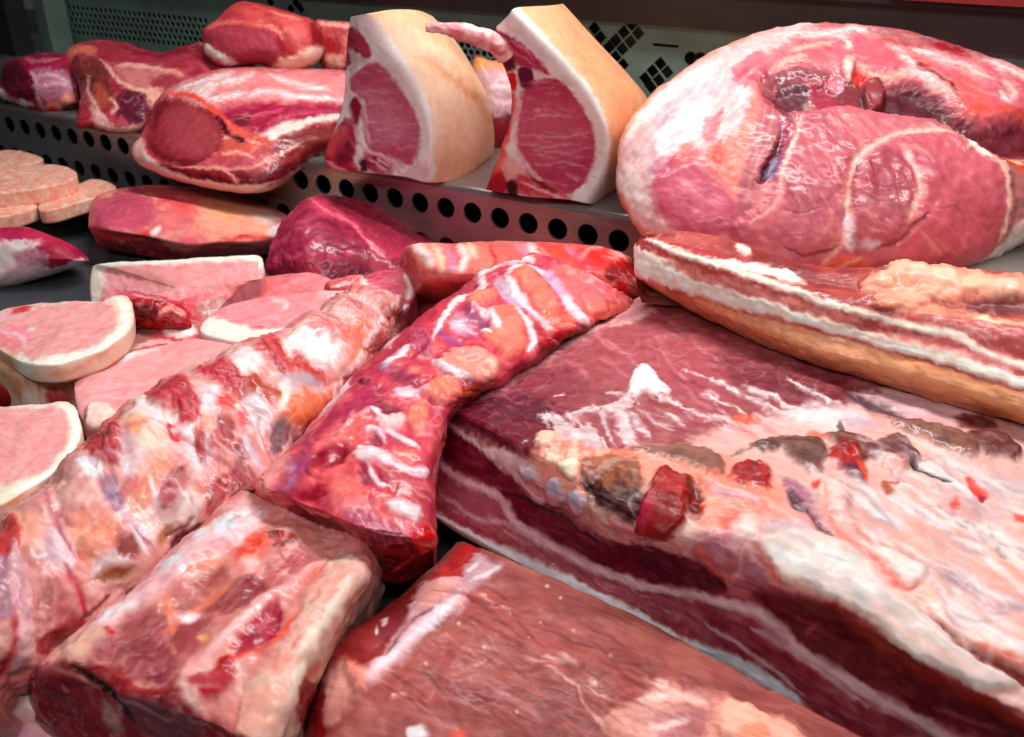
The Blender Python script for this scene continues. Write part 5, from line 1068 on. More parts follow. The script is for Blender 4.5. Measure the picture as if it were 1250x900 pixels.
p.patch('dcb2b2', [500,740, 516,718, 544,708, 566,710, 572,730, 557,744, 534,757, 513,780, 482,814, 449,840, 429,836, 441,819, 467,798, 482,775, 498,757], 4.5, 4, h=2); p.patch('e2a898', [510,735, 530,718, 548,715, 540,735, 520,745], 7, 5, a=.8); p.lines('e6def0', [[560,728, 534,755, 503,780, 477,804, 452,826]], w=5.5, soft=4, a=.9, h=1.2); p.lines('764462', [[530,748, 503,762, 482,786, 470,802]], w=2, soft=2, a=.75, h=-1.5); p.patch('c4a6b4', [566,700, 577,684, 586,676, 600,690, 612,688, 600,705, 585,716, 572,722], 4, 4, h=1); p.lines('f0e0e4', [[572,700, 585,690], [575,712, 598,702, 610,690]], w=2, a=.7)  # the thin purple line is a shadow painted along the fat ridge
p.patch('ec9e8c', [421,818, 430,810, 446,822, 447,842, 434,838], 4, 3, h=2); p.patch('d8a49c', [396,830, 410,812, 420,806, 424,830, 414,860, 400,858], 6, 5, a=.8); p.streaks('e8c4b8', [398,830, 420,812, 425,850, 405,870], 105, 10, 22, 1.6, .6, 4); p.lines('f0e4e8', [[459,766, 458,776], [472,756, 466,764]], w=2, a=.8)  # the last two pale strokes are glints painted as colour
p.lines('dcb0a8', [[586,728, 596,730, 606,742], [606,742, 616,740, 623,750], [640,800, 652,804, 664,808], [705,835, 712,860, 730,880, 735,895], [715,838, 735,850, 760,862, 790,866], [780,820, 800,840, 830,852], [664,814, 690,824, 706,838]], w=2, soft=2.4, warp=6, h=.6, br=.4, a=.85); p.patch('e2b8ac', [660,804, 676,800, 696,800, 706,814, 700,812, 680,812], 2.5, 5, a=.9); p.patch('f0dcd4', [719,830, 728,830, 729,838, 720,838], 1.5, 1, h=.8)
p.streaks('dcb0a8', [490,820, 600,770, 640,800, 560,880, 470,880], -20, 9, 16, 1.6, .6, 71); p.streaks('d8a89c', [540,770, 600,760, 620,790, 570,800], 40, 8, 12, 1.4, .7, 72)
p.patch('e2aa9c', [735,880, 760,862, 800,838, 850,845, 900,860, 960,890, 1000,920, 980,960, 850,940, 760,910], 10, 9, h=1, br=.25); p.patch('943a30', [742,850, 756,830, 780,826, 792,845, 775,862, 752,864], 6, 5, a=.85); p.patch('a86068', [800,880, 840,862, 870,875, 850,905, 810,905], 8, 7, a=.8); p.patch('f0b8a6', [876,868, 900,858, 930,872, 960,890, 990,920, 930,925, 885,900], 6, 6, h=3); p.patch('e88a6c', [900,895, 930,890, 940,905, 905,908], 4, 4, a=.8); p.lines('f4dcd4', [[780,855, 820,850, 860,858], [800,835, 815,842], [795,890, 840,880]], w=4, soft=4, a=.7)
p.patch('c0807c', [430,870, 500,850, 560,880, 520,905, 430,905], 12, 9, a=.5, br=.3); p.patch('efe4ea', [496,888, 514,884, 520,900, 498,904], 3, 3); p.patch('e86a62', [552,892, 566,890, 568,902, 552,902], 3, 3, a=.8); p.lines('d8a0a0', [[440,850, 460,870, 470,895], [600,840, 640,860, 660,880]], w=3, soft=4, a=.5, br=.4)
p.patch('d8a49a', [405,818, 440,818, 430,850, 415,880, 395,880, 398,845], 6, 5, a=.7)
for x, y in ((684,731), (646,778), (660,760), (614,742), (668,716), (700,770), (560,760), (590,790), (745,800), (520,810), (630,870), (480,850)): p.patch('f4d4cc', [x-2,y-1, x+1,y-2, x+2,y+1, x-1,y+2], 1, .5, a=.8, h=.4, raw=True)
p.streaks('b86c68', [600,720, 760,780, 820,850, 700,890, 480,860, 560,760], 27, 80, 60, 1.2, .5, 6); p.streaks('7a2c32', [600,720, 760,780, 820,850, 700,890, 480,860, 560,760], 27, 90, 70, 1.4, .55, 7, h=-.25); p.grainbump(20, 300, .15, colour=.10)
p.web('d8a49a', 22, .03, .35, (1.4, .8), 3, h=.3); p.web('84383a', 24, .04, .3, (1.6, .6), 5, h=-.6)
p.build("pork_belly", "brown red lean belly slab at the bottom middle of the pile", "meat", M_DULL)

# ------------------------------------------------------------------ middle rack of ribs, on top of its neighbours
p = Piece(1.35).lattice([
 [[588,342,4], [598,322,8], [640,308,9.4], [704,332,9.4], [768,370,7.8], [776,382,4]],
 [[582,345,4], [594,328,8.6], [640,314,10.2], [700,338,10.2], [764,374,8.4], [774,388,4]],
 [[505,405,3.5], [514,389,9.8], [572,376,10.8], [640,390,10.6], [700,406,9.6], [702,426,4]],
 [[432,470,3.5], [440,452,9.6], [500,440,10.7], [566,448,10.6], [614,464,9.6], [616,482,4]],
 [[396,515,3.5], [402,498,9.6], [450,493,10.7], [508,495,10.7], [554,499,9.8], [556,512,4.5]],
 [[344,572,3.5], [350,554,9], [418,561,10.4], [480,568,10.6], [528,572,9.8], [532,585,5]],
 [[311,606,4], [315,590,8.4], [388,614,9.8], [458,640,10], [523,652,9], [530,664,5.5]],
 [[311,612,4], [317,600,7.6], [385,626,9], [455,652,9.2], [512,662,8.2], [524,674,5.2]],
 [[320,624,3.6], [330,636,4], [380,664,4], [435,690,4], [478,706,4.2], [504,702,4]]], 'z', base=3)
p.base('d05c66', 'c04c60', 55, 'e07e78', 35).bump(45, 2.6).ribs(1, 13, 4, 2, [570,335, 640,300, 785,372, 705,425, 612,478, 520,470, 520,410], .12).bump(120, .35)
# far half: rib ends between pale gristle
p.patch('b84658', [540,348, 568,320, 590,312, 618,308, 618,316, 600,326, 588,338, 590,348, 560,364, 540,376, 515,405, 485,438, 455,465, 430,478, 440,450, 500,392], 6, 5); p.streaks('d87a88', [545,348, 590,314, 600,326, 560,364, 520,395, 500,405], 145, 26, 30, 1.1, .5, 1); p.streaks('8c2440', [545,348, 590,314, 600,326, 560,364, 500,405, 470,440], 145, 20, 30, 1.2, .45, 2, h=-.3); p.patch('cc4a5a', [500,375, 540,366, 552,374, 540,390, 505,398], 6, 5, a=.7)
RB = (('e68c7a', [570,370, 580,358, 604,351, 609,358, 602,367, 588,375, 573,380]), ('e68a76', [624,338, 634,331, 648,331, 662,345, 676,362, 684,378, 676,388, 664,384, 652,374, 640,356]), ('e2807c', [668,330, 684,326, 716,338, 736,353, 770,370, 768,380, 730,390, 710,396, 696,376, 680,352]), ('e98c78', [600,380, 626,376, 638,396, 642,420, 632,434, 618,438, 602,424, 586,408, 596,396]), ('e8a08e', [534,440, 550,430, 575,428, 606,438, 610,450, 590,466, 562,461, 540,454]), ('e88a74', [516,474, 540,463, 562,468, 560,484, 540,492, 520,488]))
for k, (c, q) in enumerate(RB): p.patch(c, q, 3, 3, h=4.5, part='rib_bone', mat=M_FAT); p.streaks('f4b090', q, 60, 10, 16, 1.4, .5, 10+k)
p.patch('ec826a', [660,384, 684,380, 706,390, 690,404, 672,400], 5, 4, a=.9); p.patch('e89078', [497,512, 505,494, 520,490, 520,518, 510,530], 3, 3, h=1); p.patch('ee8c70', [712,382, 740,374, 764,376, 730,392], 6, 4, a=.6)
p.patch('c4b4d0', [603,343, 616,343, 630,357, 641,370, 634,377, 620,367, 606,353], 2.5, 2.5, h=-.6); p.patch('d4c8e0', [550,392, 562,386, 576,398, 582,408, 566,408, 552,402], 4, 4); p.line('985880', [570,380, 584,392, 598,403], w=4, soft=2.5); p.line('ac4e7c', [533,404, 548,416, 566,428], w=4.5, soft=2.5); p.line('c6b4dc', [654,326, 668,338, 684,362, 694,376], w=4, soft=3)
p.lines('f2e2e4', [[650,316, 628,318, 606,324, 588,340, 590,348, 564,364, 552,376, 534,398, 530,420], [618,338, 626,350, 640,366, 652,386, 672,400], [620,334, 630,326, 652,328, 664,336], [688,366, 700,384, 710,396], [628,378, 640,392, 650,404, 652,418, 644,431], [584,380, 600,392, 610,404], [528,438, 545,456, 575,466], [466,451, 480,438, 492,429, 506,424], [600,408, 588,402]], w=3.4, soft=2, h=1.4, br=.1)
p.patch('e8b8a4', [584,450, 596,444, 606,450, 600,460, 588,464], 2.5, 2, h=1); p.patch('e49a84', [589,452, 596,449, 598,456, 591,459], 1.5, 1); p.patch('d41c1a', [571,426, 578,423, 583,430, 576,433], 1.8, 1.5, h=1)
p.patch('a63452', [499,410, 508,402, 516,398, 526,408, 527,432, 516,436, 502,426], 3, 2.5, h=1); p.streaks('d07c90', [500,412, 516,400, 526,410, 524,432, 508,428], 70, 12, 22, 1, .6, 20); p.patch('983656', [476,456, 490,450, 509,458, 510,470, 490,468, 478,464], 4, 3, h=-1); p.patch('8c70a0', [466,446, 478,446, 474,454, 466,454], 3, 3, a=.7)
for x, y in ((466, 420), (444, 466)): p.patch('501024', [x-5,y-2, x,y-3, x+5,y, x,y+3, x-4,y+2], 2, 2, h=-1.2)
p.patch('b43440', [652,392, 664,394, 674,412, 660,416, 652,404], 4, 3); p.patch('84101a', [656,424, 668,412, 690,408, 710,398, 735,392, 768,380, 776,388, 735,404, 705,416, 690,424, 660,440], 3, 3); p.patch('b02430', [660,412, 676,404, 700,404, 690,414, 668,424], 4, 3, a=.8); p.patch('a85018', [560,478, 580,470, 598,473, 584,482, 564,484], 2, 2, a=.85); p.lines('8a2438', [[634,438, 644,446, 660,434], [560,466, 585,470, 604,466], [540,458, 556,464]], w=2, a=.7, h=-1.2)
p.patch('ecd8de', [482,478, 500,472, 518,476, 514,484, 490,484], 4, 4, a=.9); p.line('f4ccce', [500,392, 474,420, 454,426, 430,453, 420,475, 389,506, 372,524], w=2.6, soft=1.6, h=1.2)
# near half
p.patch('b04060', [373,542, 395,515, 416,497, 435,480, 455,470, 470,478, 450,500, 420,520, 395,545], 7, 5); p.patch('a86484', [338,598, 348,570, 358,555, 372,546, 380,556, 368,580, 352,600], 7, 5, a=.85); p.clump(['c890a4', '9c5478', 'd8a8b4'], [340,596, 358,556, 374,552, 356,598], 14, 5, .6, a=.5, seed=5); p.patch('ecb0a4', [316,592, 326,572, 346,556, 352,560, 338,580, 328,604], 6, 5, h=1)
p.lines('e8807a', [[369,597, 378,584, 389,570, 405,552, 416,537, 432,520, 448,504], [384,552, 398,534, 412,520], [400,572, 430,562, 438,546]], w=5, soft=5, a=.85, h=1); p.patch('e07a74', [420,540, 440,520, 452,508, 456,522, 440,545, 428,556], 7, 5, a=.7)
p.patch('9c0a34', [377,567, 387,553, 402,546, 418,540, 426,551, 416,565, 394,573], 5, 4, h=-1.5); p.patch('9c1438', [361,604, 375,593, 396,588, 399,603, 384,611, 368,613], 5, 4, h=-1); p.patch('a83050', [356,555, 370,549, 374,556, 362,562], 4, 3, a=.8); p.line('f0c8c8', [402,560, 407,556], w=1.6)
p.patch('ec8c80', [400,590, 420,580, 440,590, 445,612, 425,628, 408,615], 12, 8, a=.75); p.patch('e8a4a0', [415,615, 440,606, 460,612, 450,628, 425,630], 8, 6, a=.7)
for c, q, so, h in (('ecdade', [433,557, 450,547, 466,551, 487,564, 521,574, 520,581, 487,573, 462,566, 441,564], 3.5, 1.6), ('ecd4d6', [469,618, 487,610, 513,623, 509,635, 487,631], 4, 1.4), ('9c4256', [437,572, 446,570, 455,586, 445,590], 3, -1.2), ('9a4256', [450,530, 458,525, 467,538, 462,548, 452,545], 3, -1), ('ac5668', [466,521, 485,527, 509,541, 500,548, 480,538], 3.5, 0), ('883044', [457,495, 470,488, 489,499, 486,506, 466,502], 4, -.8), ('eedcd4', [462,508, 478,506, 494,512, 488,521, 468,518], 4, 1), ('ea8e78', [486,552, 500,548, 509,556, 500,563, 488,560], 4, .5), ('be565e', [460,567, 483,572, 519,596, 521,612, 504,617, 483,600, 466,587], 3.5, 1), ('b86478', [420,626, 440,620, 468,636, 492,660, 470,664, 440,650], 5, 0)):
    p.patch(c, q, so, 3.5, h=h)
p.streaks('e49a94', [460,567, 483,572, 519,596, 504,617, 466,587], 38, 22, 30, 1.1, .65, 21); p.streaks('8c2c3c', [462,570, 515,598, 504,615, 470,588], 38, 10, 24, 1.1, .5, 22, h=-.4); p.streaks('eec8ca', [425,620, 470,628, 505,655, 480,672, 440,650], 58, 22, 26, 1.2, .6, 23); p.streaks('9c3c54', [425,622, 470,630, 495,660, 450,655], 58, 12, 22, 1.2, .5, 24)
p.lines('f0dce0', [[449,566, 456,580, 464,590, 474,596], [466,522, 490,532, 512,548], [445,528, 452,522, 462,524, 470,540], [452,500, 470,508], [436,548, 450,548]], w=2.6, soft=2, h=1); p.patch('d02c34', [470,598, 476,594, 480,602, 474,607], 1.8, 1.5); p.patch('dc6058', [462,622, 470,618, 474,626, 466,630], 3, 3, a=.8)
END = [304,606, 314,604, 330,616, 362,618, 392,630, 420,646, 440,660, 470,668, 492,664, 512,666, 532,668, 524,720, 400,720, 310,650]
p.patch('7c1428', END, 3, 4, part='cut_end'); p.streaks('b4485a', [330,620, 400,640, 470,680, 480,700, 400,670, 330,635], 25, 18, 24, 1.3, .5, 25); p.patch('4c0c18', [320,628, 360,642, 400,664, 430,688, 400,694, 340,654], 8, 5, a=.8); p.lines('e4a0a0', [[362,618, 385,628, 402,634], [430,650, 436,658], [345,618, 352,622]], w=1.8, a=.8); p.patch('b84048', [440,660, 475,670, 500,668, 490,690, 472,694], 6, 5, a=.6); p.lines('e05848', [[478,700, 492,690, 505,674]], w=2.5, a=.7)  # cut end: its shade is put into the dark reds
p.patch('c82020', [502,664, 506,648, 516,640, 526,650, 528,664, 518,672, 508,672], 2.5, 4, h=3); p.clump(['e03830', '981014', 'c82420'], [504,664, 514,644, 527,656, 518,672], 14, 3.5, 2, seed=9)
p.lines('f2e4e2', [[588,340, 590,348, 564,364, 552,376, 534,398], [618,338, 626,350, 640,366, 652,386, 672,400], [688,366, 700,384, 710,396], [628,378, 640,392, 650,404, 652,418, 644,431], [650,316, 628,318, 606,324, 590,338]], w=2.4, soft=2.2, h=1, a=.85)
p.col = p.col*np.array([1, 1, 1.08]); p.web('f2dcdc', 30, .08, .55, (1.3, 1), 3, h=.4); p.web('941c34', 20, .07, .6, (1.3, 1), 4, h=-3); p.web('a83048', 38, .06, .4, (1.3, 1), 6, h=-1.2); 
p.build("rib_rack", "middle rib rack with orange pink rib ends, crossing over its neighbours", "meat", M_WET, flesh='rack_top', swap=True)

# ------------------------------------------------------------------ big belly
p = Piece(1.45).lattice([
 [[778,374,3], [798,358,8], [900,372,9.6], [1010,412,9.8], [1130,440,9.8], [1300,470,9.8]],
 [[690,418,3], [702,402,8], [830,425,10], [970,462,10.2], [1110,498,10.2], [1300,530,10]],
 [[600,474,3], [614,458,8], [740,496,10.2], [900,535,10.6], [1080,575,10.6], [1300,640,10.2]],
 [[534,514,3.5], [547,492,8], [650,536,10.6], [800,592,11], [1000,645,11], [1300,770,10.5]],
 [[524,518,3.5], [531,500,7.4], [642,562,9.8], [772,632,10.3], [950,695,10.3], [1300,890,9.8]],
 [[522,545,3.3], [527,535,6], [632,600,7.6], [766,668,7.9], [938,748,7.9], [1250,925,7.7]],
 [[524,585,3], [528,586,4.8], [626,640,5.6], [755,702,5.8], [915,790,5.8], [1200,950,5.8]],
 [[530,628,3], [534,632,3.8], [618,678,4], [738,738,4], [895,822,4], [1150,975,4]]], 'z', base=3)
p.base('d2aaa4', 'debcb4', 40, 'cc948e', 26).bump(40, 1.8).bump(120, .35)
LE = [545,500, 590,478, 640,446, 740,398, 800,372, 900,380, 1010,420, 1080,455, 1060,490, 1000,500, 950,510, 890,520, 845,540, 770,545, 700,556, 650,562, 590,535]
p.patch('a0585e', LE, 6, 6, part='thin_lean_end'); p.patch('b0606a', [690,425, 790,390, 860,415, 900,460, 850,500, 780,470, 720,455], 18, 10, a=.8); p.patch('6c2438', [880,430, 960,450, 1040,470, 1100,500, 1040,500, 960,490, 900,470], 12, 7, a=.8)  # last patch: dark band painted where the belly strip's shadow falls
p.patch('741a38', [532,500, 580,490, 640,488, 685,500, 690,530, 655,552, 610,545, 560,526], 8, 6); p.patch('5c1c34', [580,488, 640,480, 680,492, 660,515, 610,512, 585,502], 9, 6, a=.8); p.patch('8c3c52', [600,478, 660,452, 710,465, 700,492, 650,484], 10, 7, a=.7)
p.patch('d09ca2', [585,478, 600,470, 640,440, 700,404, 770,374, 800,362, 812,372, 760,394, 705,420, 650,454, 610,478], 6, 6, br=.15, h=1); p.lines('ecc8c6', [[700,412, 740,394, 780,374], [612,466, 650,444], [745,400, 800,380], [720,398, 745,390]], w=3, soft=3, a=.7)
p.streaks('d8a0a4', [690,425, 800,385, 860,410, 920,470, 840,500, 760,470], 35, 26, 26, 1.3, .55, 3); p.streaks('7a2c40', [640,470, 760,410, 880,440, 960,490, 860,515, 700,500], 32, 30, 30, 1.4, .45, 4, h=-.3); p.streaks('b87480', [560,500, 640,480, 690,505, 650,545, 600,530], 28, 14, 18, 1.0, .5, 5)
p.lines('cc8a92', [[810,390, 840,405, 850,420], [740,420, 765,432], [690,440, 712,452, 716,462], [790,400, 808,418, 815,430]], w=2.2, soft=2.5, a=.6, br=.3)
# fat and membrane over the ribs
p.patch('d6b2aa', [650,560, 700,556, 770,548, 850,540, 900,516, 960,500, 1010,496, 1080,512, 1150,530, 1300,560, 1300,860, 1200,850, 1080,770, 960,690, 880,660, 800,640, 720,600], 8, 8, part='rib_fat', mat=M_FAT)
p.patch('d4b4c0', [1040,482, 1090,478, 1160,492, 1175,512, 1120,514, 1080,502], 8, 6, a=.9); p.patch('e6b8b4', [840,545, 900,520, 960,505, 1040,515, 1080,525, 1000,532, 920,538, 860,556], 8, 7, a=.8); p.patch('e4dcdc', [960,496, 1010,494, 1060,510, 1040,520, 990,516], 7, 6, a=.8); p.patch('b8a4b4', [1030,512, 1060,512, 1068,522, 1045,524], 5, 4, a=.7)
p.patch('dccdd2', [771,478, 778,486, 764,500, 772,520, 776,540, 764,544, 754,518, 745,506, 720,502, 690,512, 700,502, 728,494, 748,496], 2.5, 5, br=.25, h=1); p.patch('dccdd2', [656,508, 676,508, 690,516, 708,524, 716,518, 728,530, 736,544, 700,548, 680,540, 672,518], 2.5, 6, br=.3, h=1); p.lines('d8c8ce', [[769,504, 780,518, 795,534], [735,502, 740,520, 745,536], [760,500, 772,494]], w=3, soft=2, warp=5, br=.35, h=1)
p.streaks('eee4e4', [660,508, 720,498, 770,482, 800,520, 780,545, 690,545], 50, 26, 16, 1.2, .7, 61, h=.6)
p.lines('f0e4e6', [[800,482, 840,498, 880,512, 920,520], [835,452, 870,464, 915,484, 960,504, 1000,514], [905,470, 955,490, 990,504], [960,462, 990,478, 1030,495], [860,480, 890,496, 910,508], [676,484, 688,478], [810,505, 835,520], [770,482, 742,480]], w=1.7, soft=1.8, warp=6, br=.45, h=1)
p.streaks('e8d8da', [790,490, 880,480, 980,505, 920,520, 840,530, 800,520], 28, 24, 30, 1.2, .6, 6, h=.4); p.streaks('c87078', [860,500, 960,505, 1060,520, 960,530, 870,530], 20, 14, 24, 1.4, .5, 7)
p.patch('eef0ec', [768,482, 772,456, 786,447, 798,454, 804,466, 818,478, 800,484, 785,478, 776,488], 2, 3, h=3); p.clump(['f4f8f4', 'dfe4e4'], [772,476, 776,456, 790,450, 804,470], 12, 4, 1.2)
p.patch('ea7a60', [892,512, 912,506, 930,514, 910,522], 4, 4, a=.7); p.patch('341020', [1030,476, 1050,482, 1080,492, 1108,508, 1100,512, 1070,500, 1040,488], 3, 3, a=.85, h=-2); p.patch('3c1818', [1022,516, 1028,514, 1032,524, 1026,524], 1.5, 2, a=.8)
# crumbly orange fat beside the cavity
p.patch('e8a08c', [652,548, 690,548, 740,556, 775,552, 860,552, 900,560, 960,600, 900,640, 860,640, 800,600, 740,590, 700,600, 665,590], 8, 8, a=.85); p.patch('ea7860', [720,552, 760,548, 780,556, 760,566, 730,566], 7, 6, a=.8)
p.patch('f0cdb8', [651,542, 656,532, 670,528, 680,534, 672,546, 660,548], 2.5, 2, h=3); p.clump(['f6dcc8', 'f0b8a0', 'eeccb4', 'e88c74'], [655,540, 690,535, 740,548, 720,562, 690,572, 668,560], 26, 6, 2.4, seed=2); p.patch('ead8c4', [682,568, 692,562, 706,562, 704,574, 697,585, 688,578], 2, 2, h=2.5)
p.patch('481020', [706,588, 730,580, 776,584, 784,602, 776,640, 755,636, 722,612], 5, 5, h=-4); p.patch('a06c50', [710,566, 735,556, 770,560, 784,576, 770,590, 755,580, 740,592, 726,580, 712,584], 3.5, 5, h=1.5); p.clump(['b07c58', '8c5a44', 'c08068', '94503c'], [712,562, 770,560, 782,580, 745,588, 715,578], 16, 6, 1.4, a=.6, seed=3)
# brown lobes of the midriff
for c, q, h in (('8c6456', [767,549, 790,546, 850,546, 880,560, 884,580, 868,583, 850,570, 800,558], 2.5), ('66443a', [917,543, 953,535, 984,534, 1004,542, 1006,558, 995,577, 973,567, 956,553, 922,548], 3), ('744440', [1006,528, 1040,530, 1068,539, 1100,536, 1121,564, 1102,570, 1068,561, 1051,564, 1018,544], 3), ('763030', [1163,510, 1200,508, 1218,520, 1180,524], 1), ('7c5042', [1090,519, 1113,514, 1141,522, 1180,532, 1193,542, 1188,557, 1166,553, 1135,539, 1113,528], 4), ('6a3430', [1182,530, 1214,528, 1236,542, 1244,556, 1233,563, 1208,553, 1197,544], 4), ('6e3432', [1085,534, 1100,530, 1116,546, 1121,562, 1104,566, 1094,550], 2)):
    p.patch(c, q, 2.2, 3, h=h, part='brown_lobe'); p.clump([c, '583630', '92685a'], q, 9, 6, .9, a=.45, seed=5)
p.lines('a87c6c', [[780,550, 820,550, 866,560], [930,544, 960,538, 990,540], [1100,520, 1130,524, 1170,536], [1020,534, 1060,542], [1200,534, 1225,546]], w=1.4, a=.6); p.lines('3c1a1a', [[890,556, 918,548, 935,552], [1006,560, 1030,550], [1118,566, 1150,556], [1196,546, 1206,554], [870,584, 884,580]], w=1.6, a=.6, h=-1.5)
p.patch('e87868', [984,530, 1000,524, 1010,532, 998,538], 3, 3, a=.9); p.patch('ecb4a0', [1112,534, 1135,542, 1155,556, 1130,558, 1112,550], 4, 4); p.patch('e89484', [1076,564, 1090,562, 1108,570, 1098,577, 1080,573], 2.5, 3, h=2)
# clots
for q, h in (([779,644, 784,615, 794,594, 813,574, 826,582, 842,586, 845,602, 837,615, 834,634, 818,654, 803,654], 5), ([890,586, 904,568, 926,565, 940,579, 934,599, 916,596], 4), ([1009,558, 1023,545, 1042,547, 1049,560, 1056,582, 1040,584, 1022,566], 2)):
    p.patch('9c1018', q, 3, 5, h=h, part='blood_clot'); p.clump(['b81c22', '780a12', 'a01418', 'c83c3c'], q, 26, 4.5, 1.8, a=.7, seed=8)
p.patch('a82454', [777,628, 782,608, 794,604, 796,622, 786,640], 4, 3, a=.8); p.patch('8a0a0c', [800,618, 830,612, 834,634, 816,652, 800,648], 6, 4, a=.75); p.patch('6c0a10', [838,588, 852,590, 856,620, 846,632, 838,610], 4, 5, h=-2); p.clump(['a01418', '6c0a10', 'd03030'], [836,586, 856,592, 862,630, 846,634], 14, 4, 1.5, seed=9); p.patch('5a1c40', [1030,570, 1046,572, 1060,592, 1042,586], 3, 3); p.patch('e0603c', [1046,568, 1054,574, 1060,588, 1052,582], 2, 2)
for q in ([640,577, 646,570, 654,573, 653,584, 645,588], [667,600, 670,587, 679,584, 688,594, 688,612, 680,620, 671,614], [692,612, 696,602, 706,602, 713,614, 711,626, 701,628]): p.patch('c9c4e4', q, 2, 1, h=2.2)
# flesh folds
p.patch('e89484', [848,582, 870,580, 900,594, 940,606, 960,622, 985,642, 960,640, 930,626, 890,612, 858,600], 6, 5, h=2); p.lines('c0a0bc', [[870,604, 900,608, 930,616], [860,594, 884,600]], w=2.5, a=.7); p.lines('f2c4b8', [[860,586, 890,600, 925,614], [930,612, 960,630, 980,642]], w=2.5, soft=3, a=.8)
p.patch('e4685a', [876,632, 890,624, 906,628, 902,644, 884,646], 5, 4, a=.85); p.patch('d89098', [745,640, 780,648, 800,660, 784,668, 755,660], 5, 5, a=.9); p.line('e8b4b4', [690,628, 720,646, 760,662, 790,668], w=5, soft=4, a=.8, h=1)
p.patch('a47084', [955,585, 975,590, 992,610, 1005,640, 1015,652, 1000,648, 980,628, 962,606], 5, 5, a=.9); p.patch('501a30', [962,600, 970,600, 984,616, 978,620, 966,612], 2.5, 3, h=-3); p.line('6a2438', [984,618, 996,640, 1016,654], w=2.5, h=-2)
p.patch('f0ccc4', [996,594, 1008,586, 1030,596, 1038,612, 1032,628, 1012,626, 1000,610], 4, 4, h=3); p.patch('d83c3c', [990,590, 1000,588, 1000,596, 992,598], 2.5, 2, a=.8)
p.lines('e88a7c', [[1004,596, 1012,630, 1024,650, 1057,676, 1085,702, 1104,720], [1036,626, 1050,650, 1080,672, 1104,690, 1122,690]], w=4, soft=3.5, a=.8); p.patch('f0d4ce', [1058,672, 1080,674, 1104,684, 1124,690, 1126,706, 1112,714, 1090,700], 4, 4, h=3); p.line('d8584c', [1090,708, 1108,720, 1122,712], w=2.5, a=.8, h=-1.5)
p.patch('e8ddd8', [896,640, 906,632, 920,636, 924,650, 912,660, 898,656], 5, 5, h=1.5, a=.8)
p.patch('d6cac4', [924,664, 946,652, 972,648, 1016,658, 1055,683, 1087,715, 1122,747, 1148,766, 1180,795, 1228,818, 1247,838, 1202,840, 1164,821, 1132,808, 1100,792, 1074,766, 1036,741, 994,718, 956,706, 938,686], 5, 4, h=2.6)
p.lines('d8dcd8', [[940,672, 965,686, 990,700], [1000,672, 1040,700, 1075,735]], w=8, soft=7, a=.8); p.lines('bcb8bc', [[1020,708, 1040,722, 1062,740], [975,700, 1000,712], [1080,750, 1110,776], [1130,786, 1160,806]], w=4, soft=5, a=.6); p.lines('eac8bc', [[1060,730, 1100,768, 1150,800, 1200,824], [950,700, 985,716]], w=4, soft=4, a=.7); p.line('c0b4c8', [930,646, 960,642, 990,652], w=6, soft=5, a=.6)  # painted highlights on the white band, with grey shadow streaks
for c, q, w, h, a in (('cfc4c4', [1138,558, 1190,580, 1260,606], 9, 0, .9), ('e4e0de', [1120,566, 1180,594, 1260,628], 8, 2, .9), ('bea6aa', [1096,584, 1140,604, 1180,626, 1260,680], 6, -1, .85), ('e2d4d2', [1080,600, 1130,630, 1180,655, 1260,700], 9, 2, .8), ('c6b6bc', [1036,612, 1060,628, 1092,646], 13, -.5, .85), ('dcd4d8', [1060,600, 1090,625, 1110,650], 9, 1, .8), ('eea898', [1146,637, 1180,660, 1208,676, 1260,722], 7, 1, .9), ('e86c5c', [1208,696, 1230,706, 1260,722], 2.5, 0, .8), ('e8bcb0', [1100,650, 1150,690, 1200,720, 1260,760], 10, 1.5, .8), ('a88c9c', [1150,704, 1175,712, 1204,728], 6, -1, .8), ('cfc4ca', [1130,684, 1170,700, 1220,730, 1260,745], 5, 1, .7), ('a88c9c', [1190,738, 1220,744, 1260,742], 6, -1, .7), ('dfd4d4', [1140,735, 1190,760, 1260,800], 10, 2, .8), ('f0bca8', [1122,708, 1136,735, 1160,760], 7, 1, .8), ('ecd0c4', [1160,765, 1200,790, 1260,812], 7, 2, .8)):
    p.line(c, q, w=w, soft=w*.7, warp=5, h=h, a=a)
p.streaks('a8909e', [1150,612, 1200,630, 1260,665, 1260,690, 1200,660, 1150,630], 35, 24, 14, 2.2, .6, 11, h=-.6); p.streaks('c8acb4', [1040,520, 1140,560, 1260,600, 1260,640, 1150,600, 1060,580], 28, 30, 34, 1.6, .45, 12); p.streaks('f0e0de', [1040,640, 1140,690, 1250,780, 1200,780, 1100,720], 36, 20, 40, 2, .5, 13)
RG = [1010,590, 1080,575, 1150,560, 1262,600, 1262,790, 1190,770, 1110,700, 1040,650]
p.streaks('ece2de', RG, 31, 40, 90, 3.2, .75, 81, h=.8, bend=.05); p.streaks('b09aa2', RG, 31, 30, 80, 2.4, .7, 82, h=-.9, bend=.05); p.streaks('eeac9e', RG, 31, 18, 80, 2.6, .7, 83, bend=.05); p.streaks('98808c', [1100,590, 1180,600, 1262,660, 1262,700, 1180,660], 33, 26, 12, 1.8, .6, 84, h=-.5)
p.line('280a10', [1110,568, 1135,580, 1160,590], w=1.8, h=-2.5); p.patch('e45c58', [1178,584, 1186,580, 1194,594, 1206,606, 1200,613, 1186,602], 2, 3, h=-1); p.patch('a83038', [1192,602, 1204,608, 1198,614], 1.5, 1); p.patch('e06858', [1160,612, 1170,607, 1172,620, 1162,620], 2, 2); p.patch('b06850', [1074,592, 1084,588, 1092,600, 1082,607], 2, 2); p.patch('d86a5c', [1240,628, 1262,634, 1262,642, 1242,636], 2, 2); p.line('c84a4c', [1086,590, 1098,588], w=2)
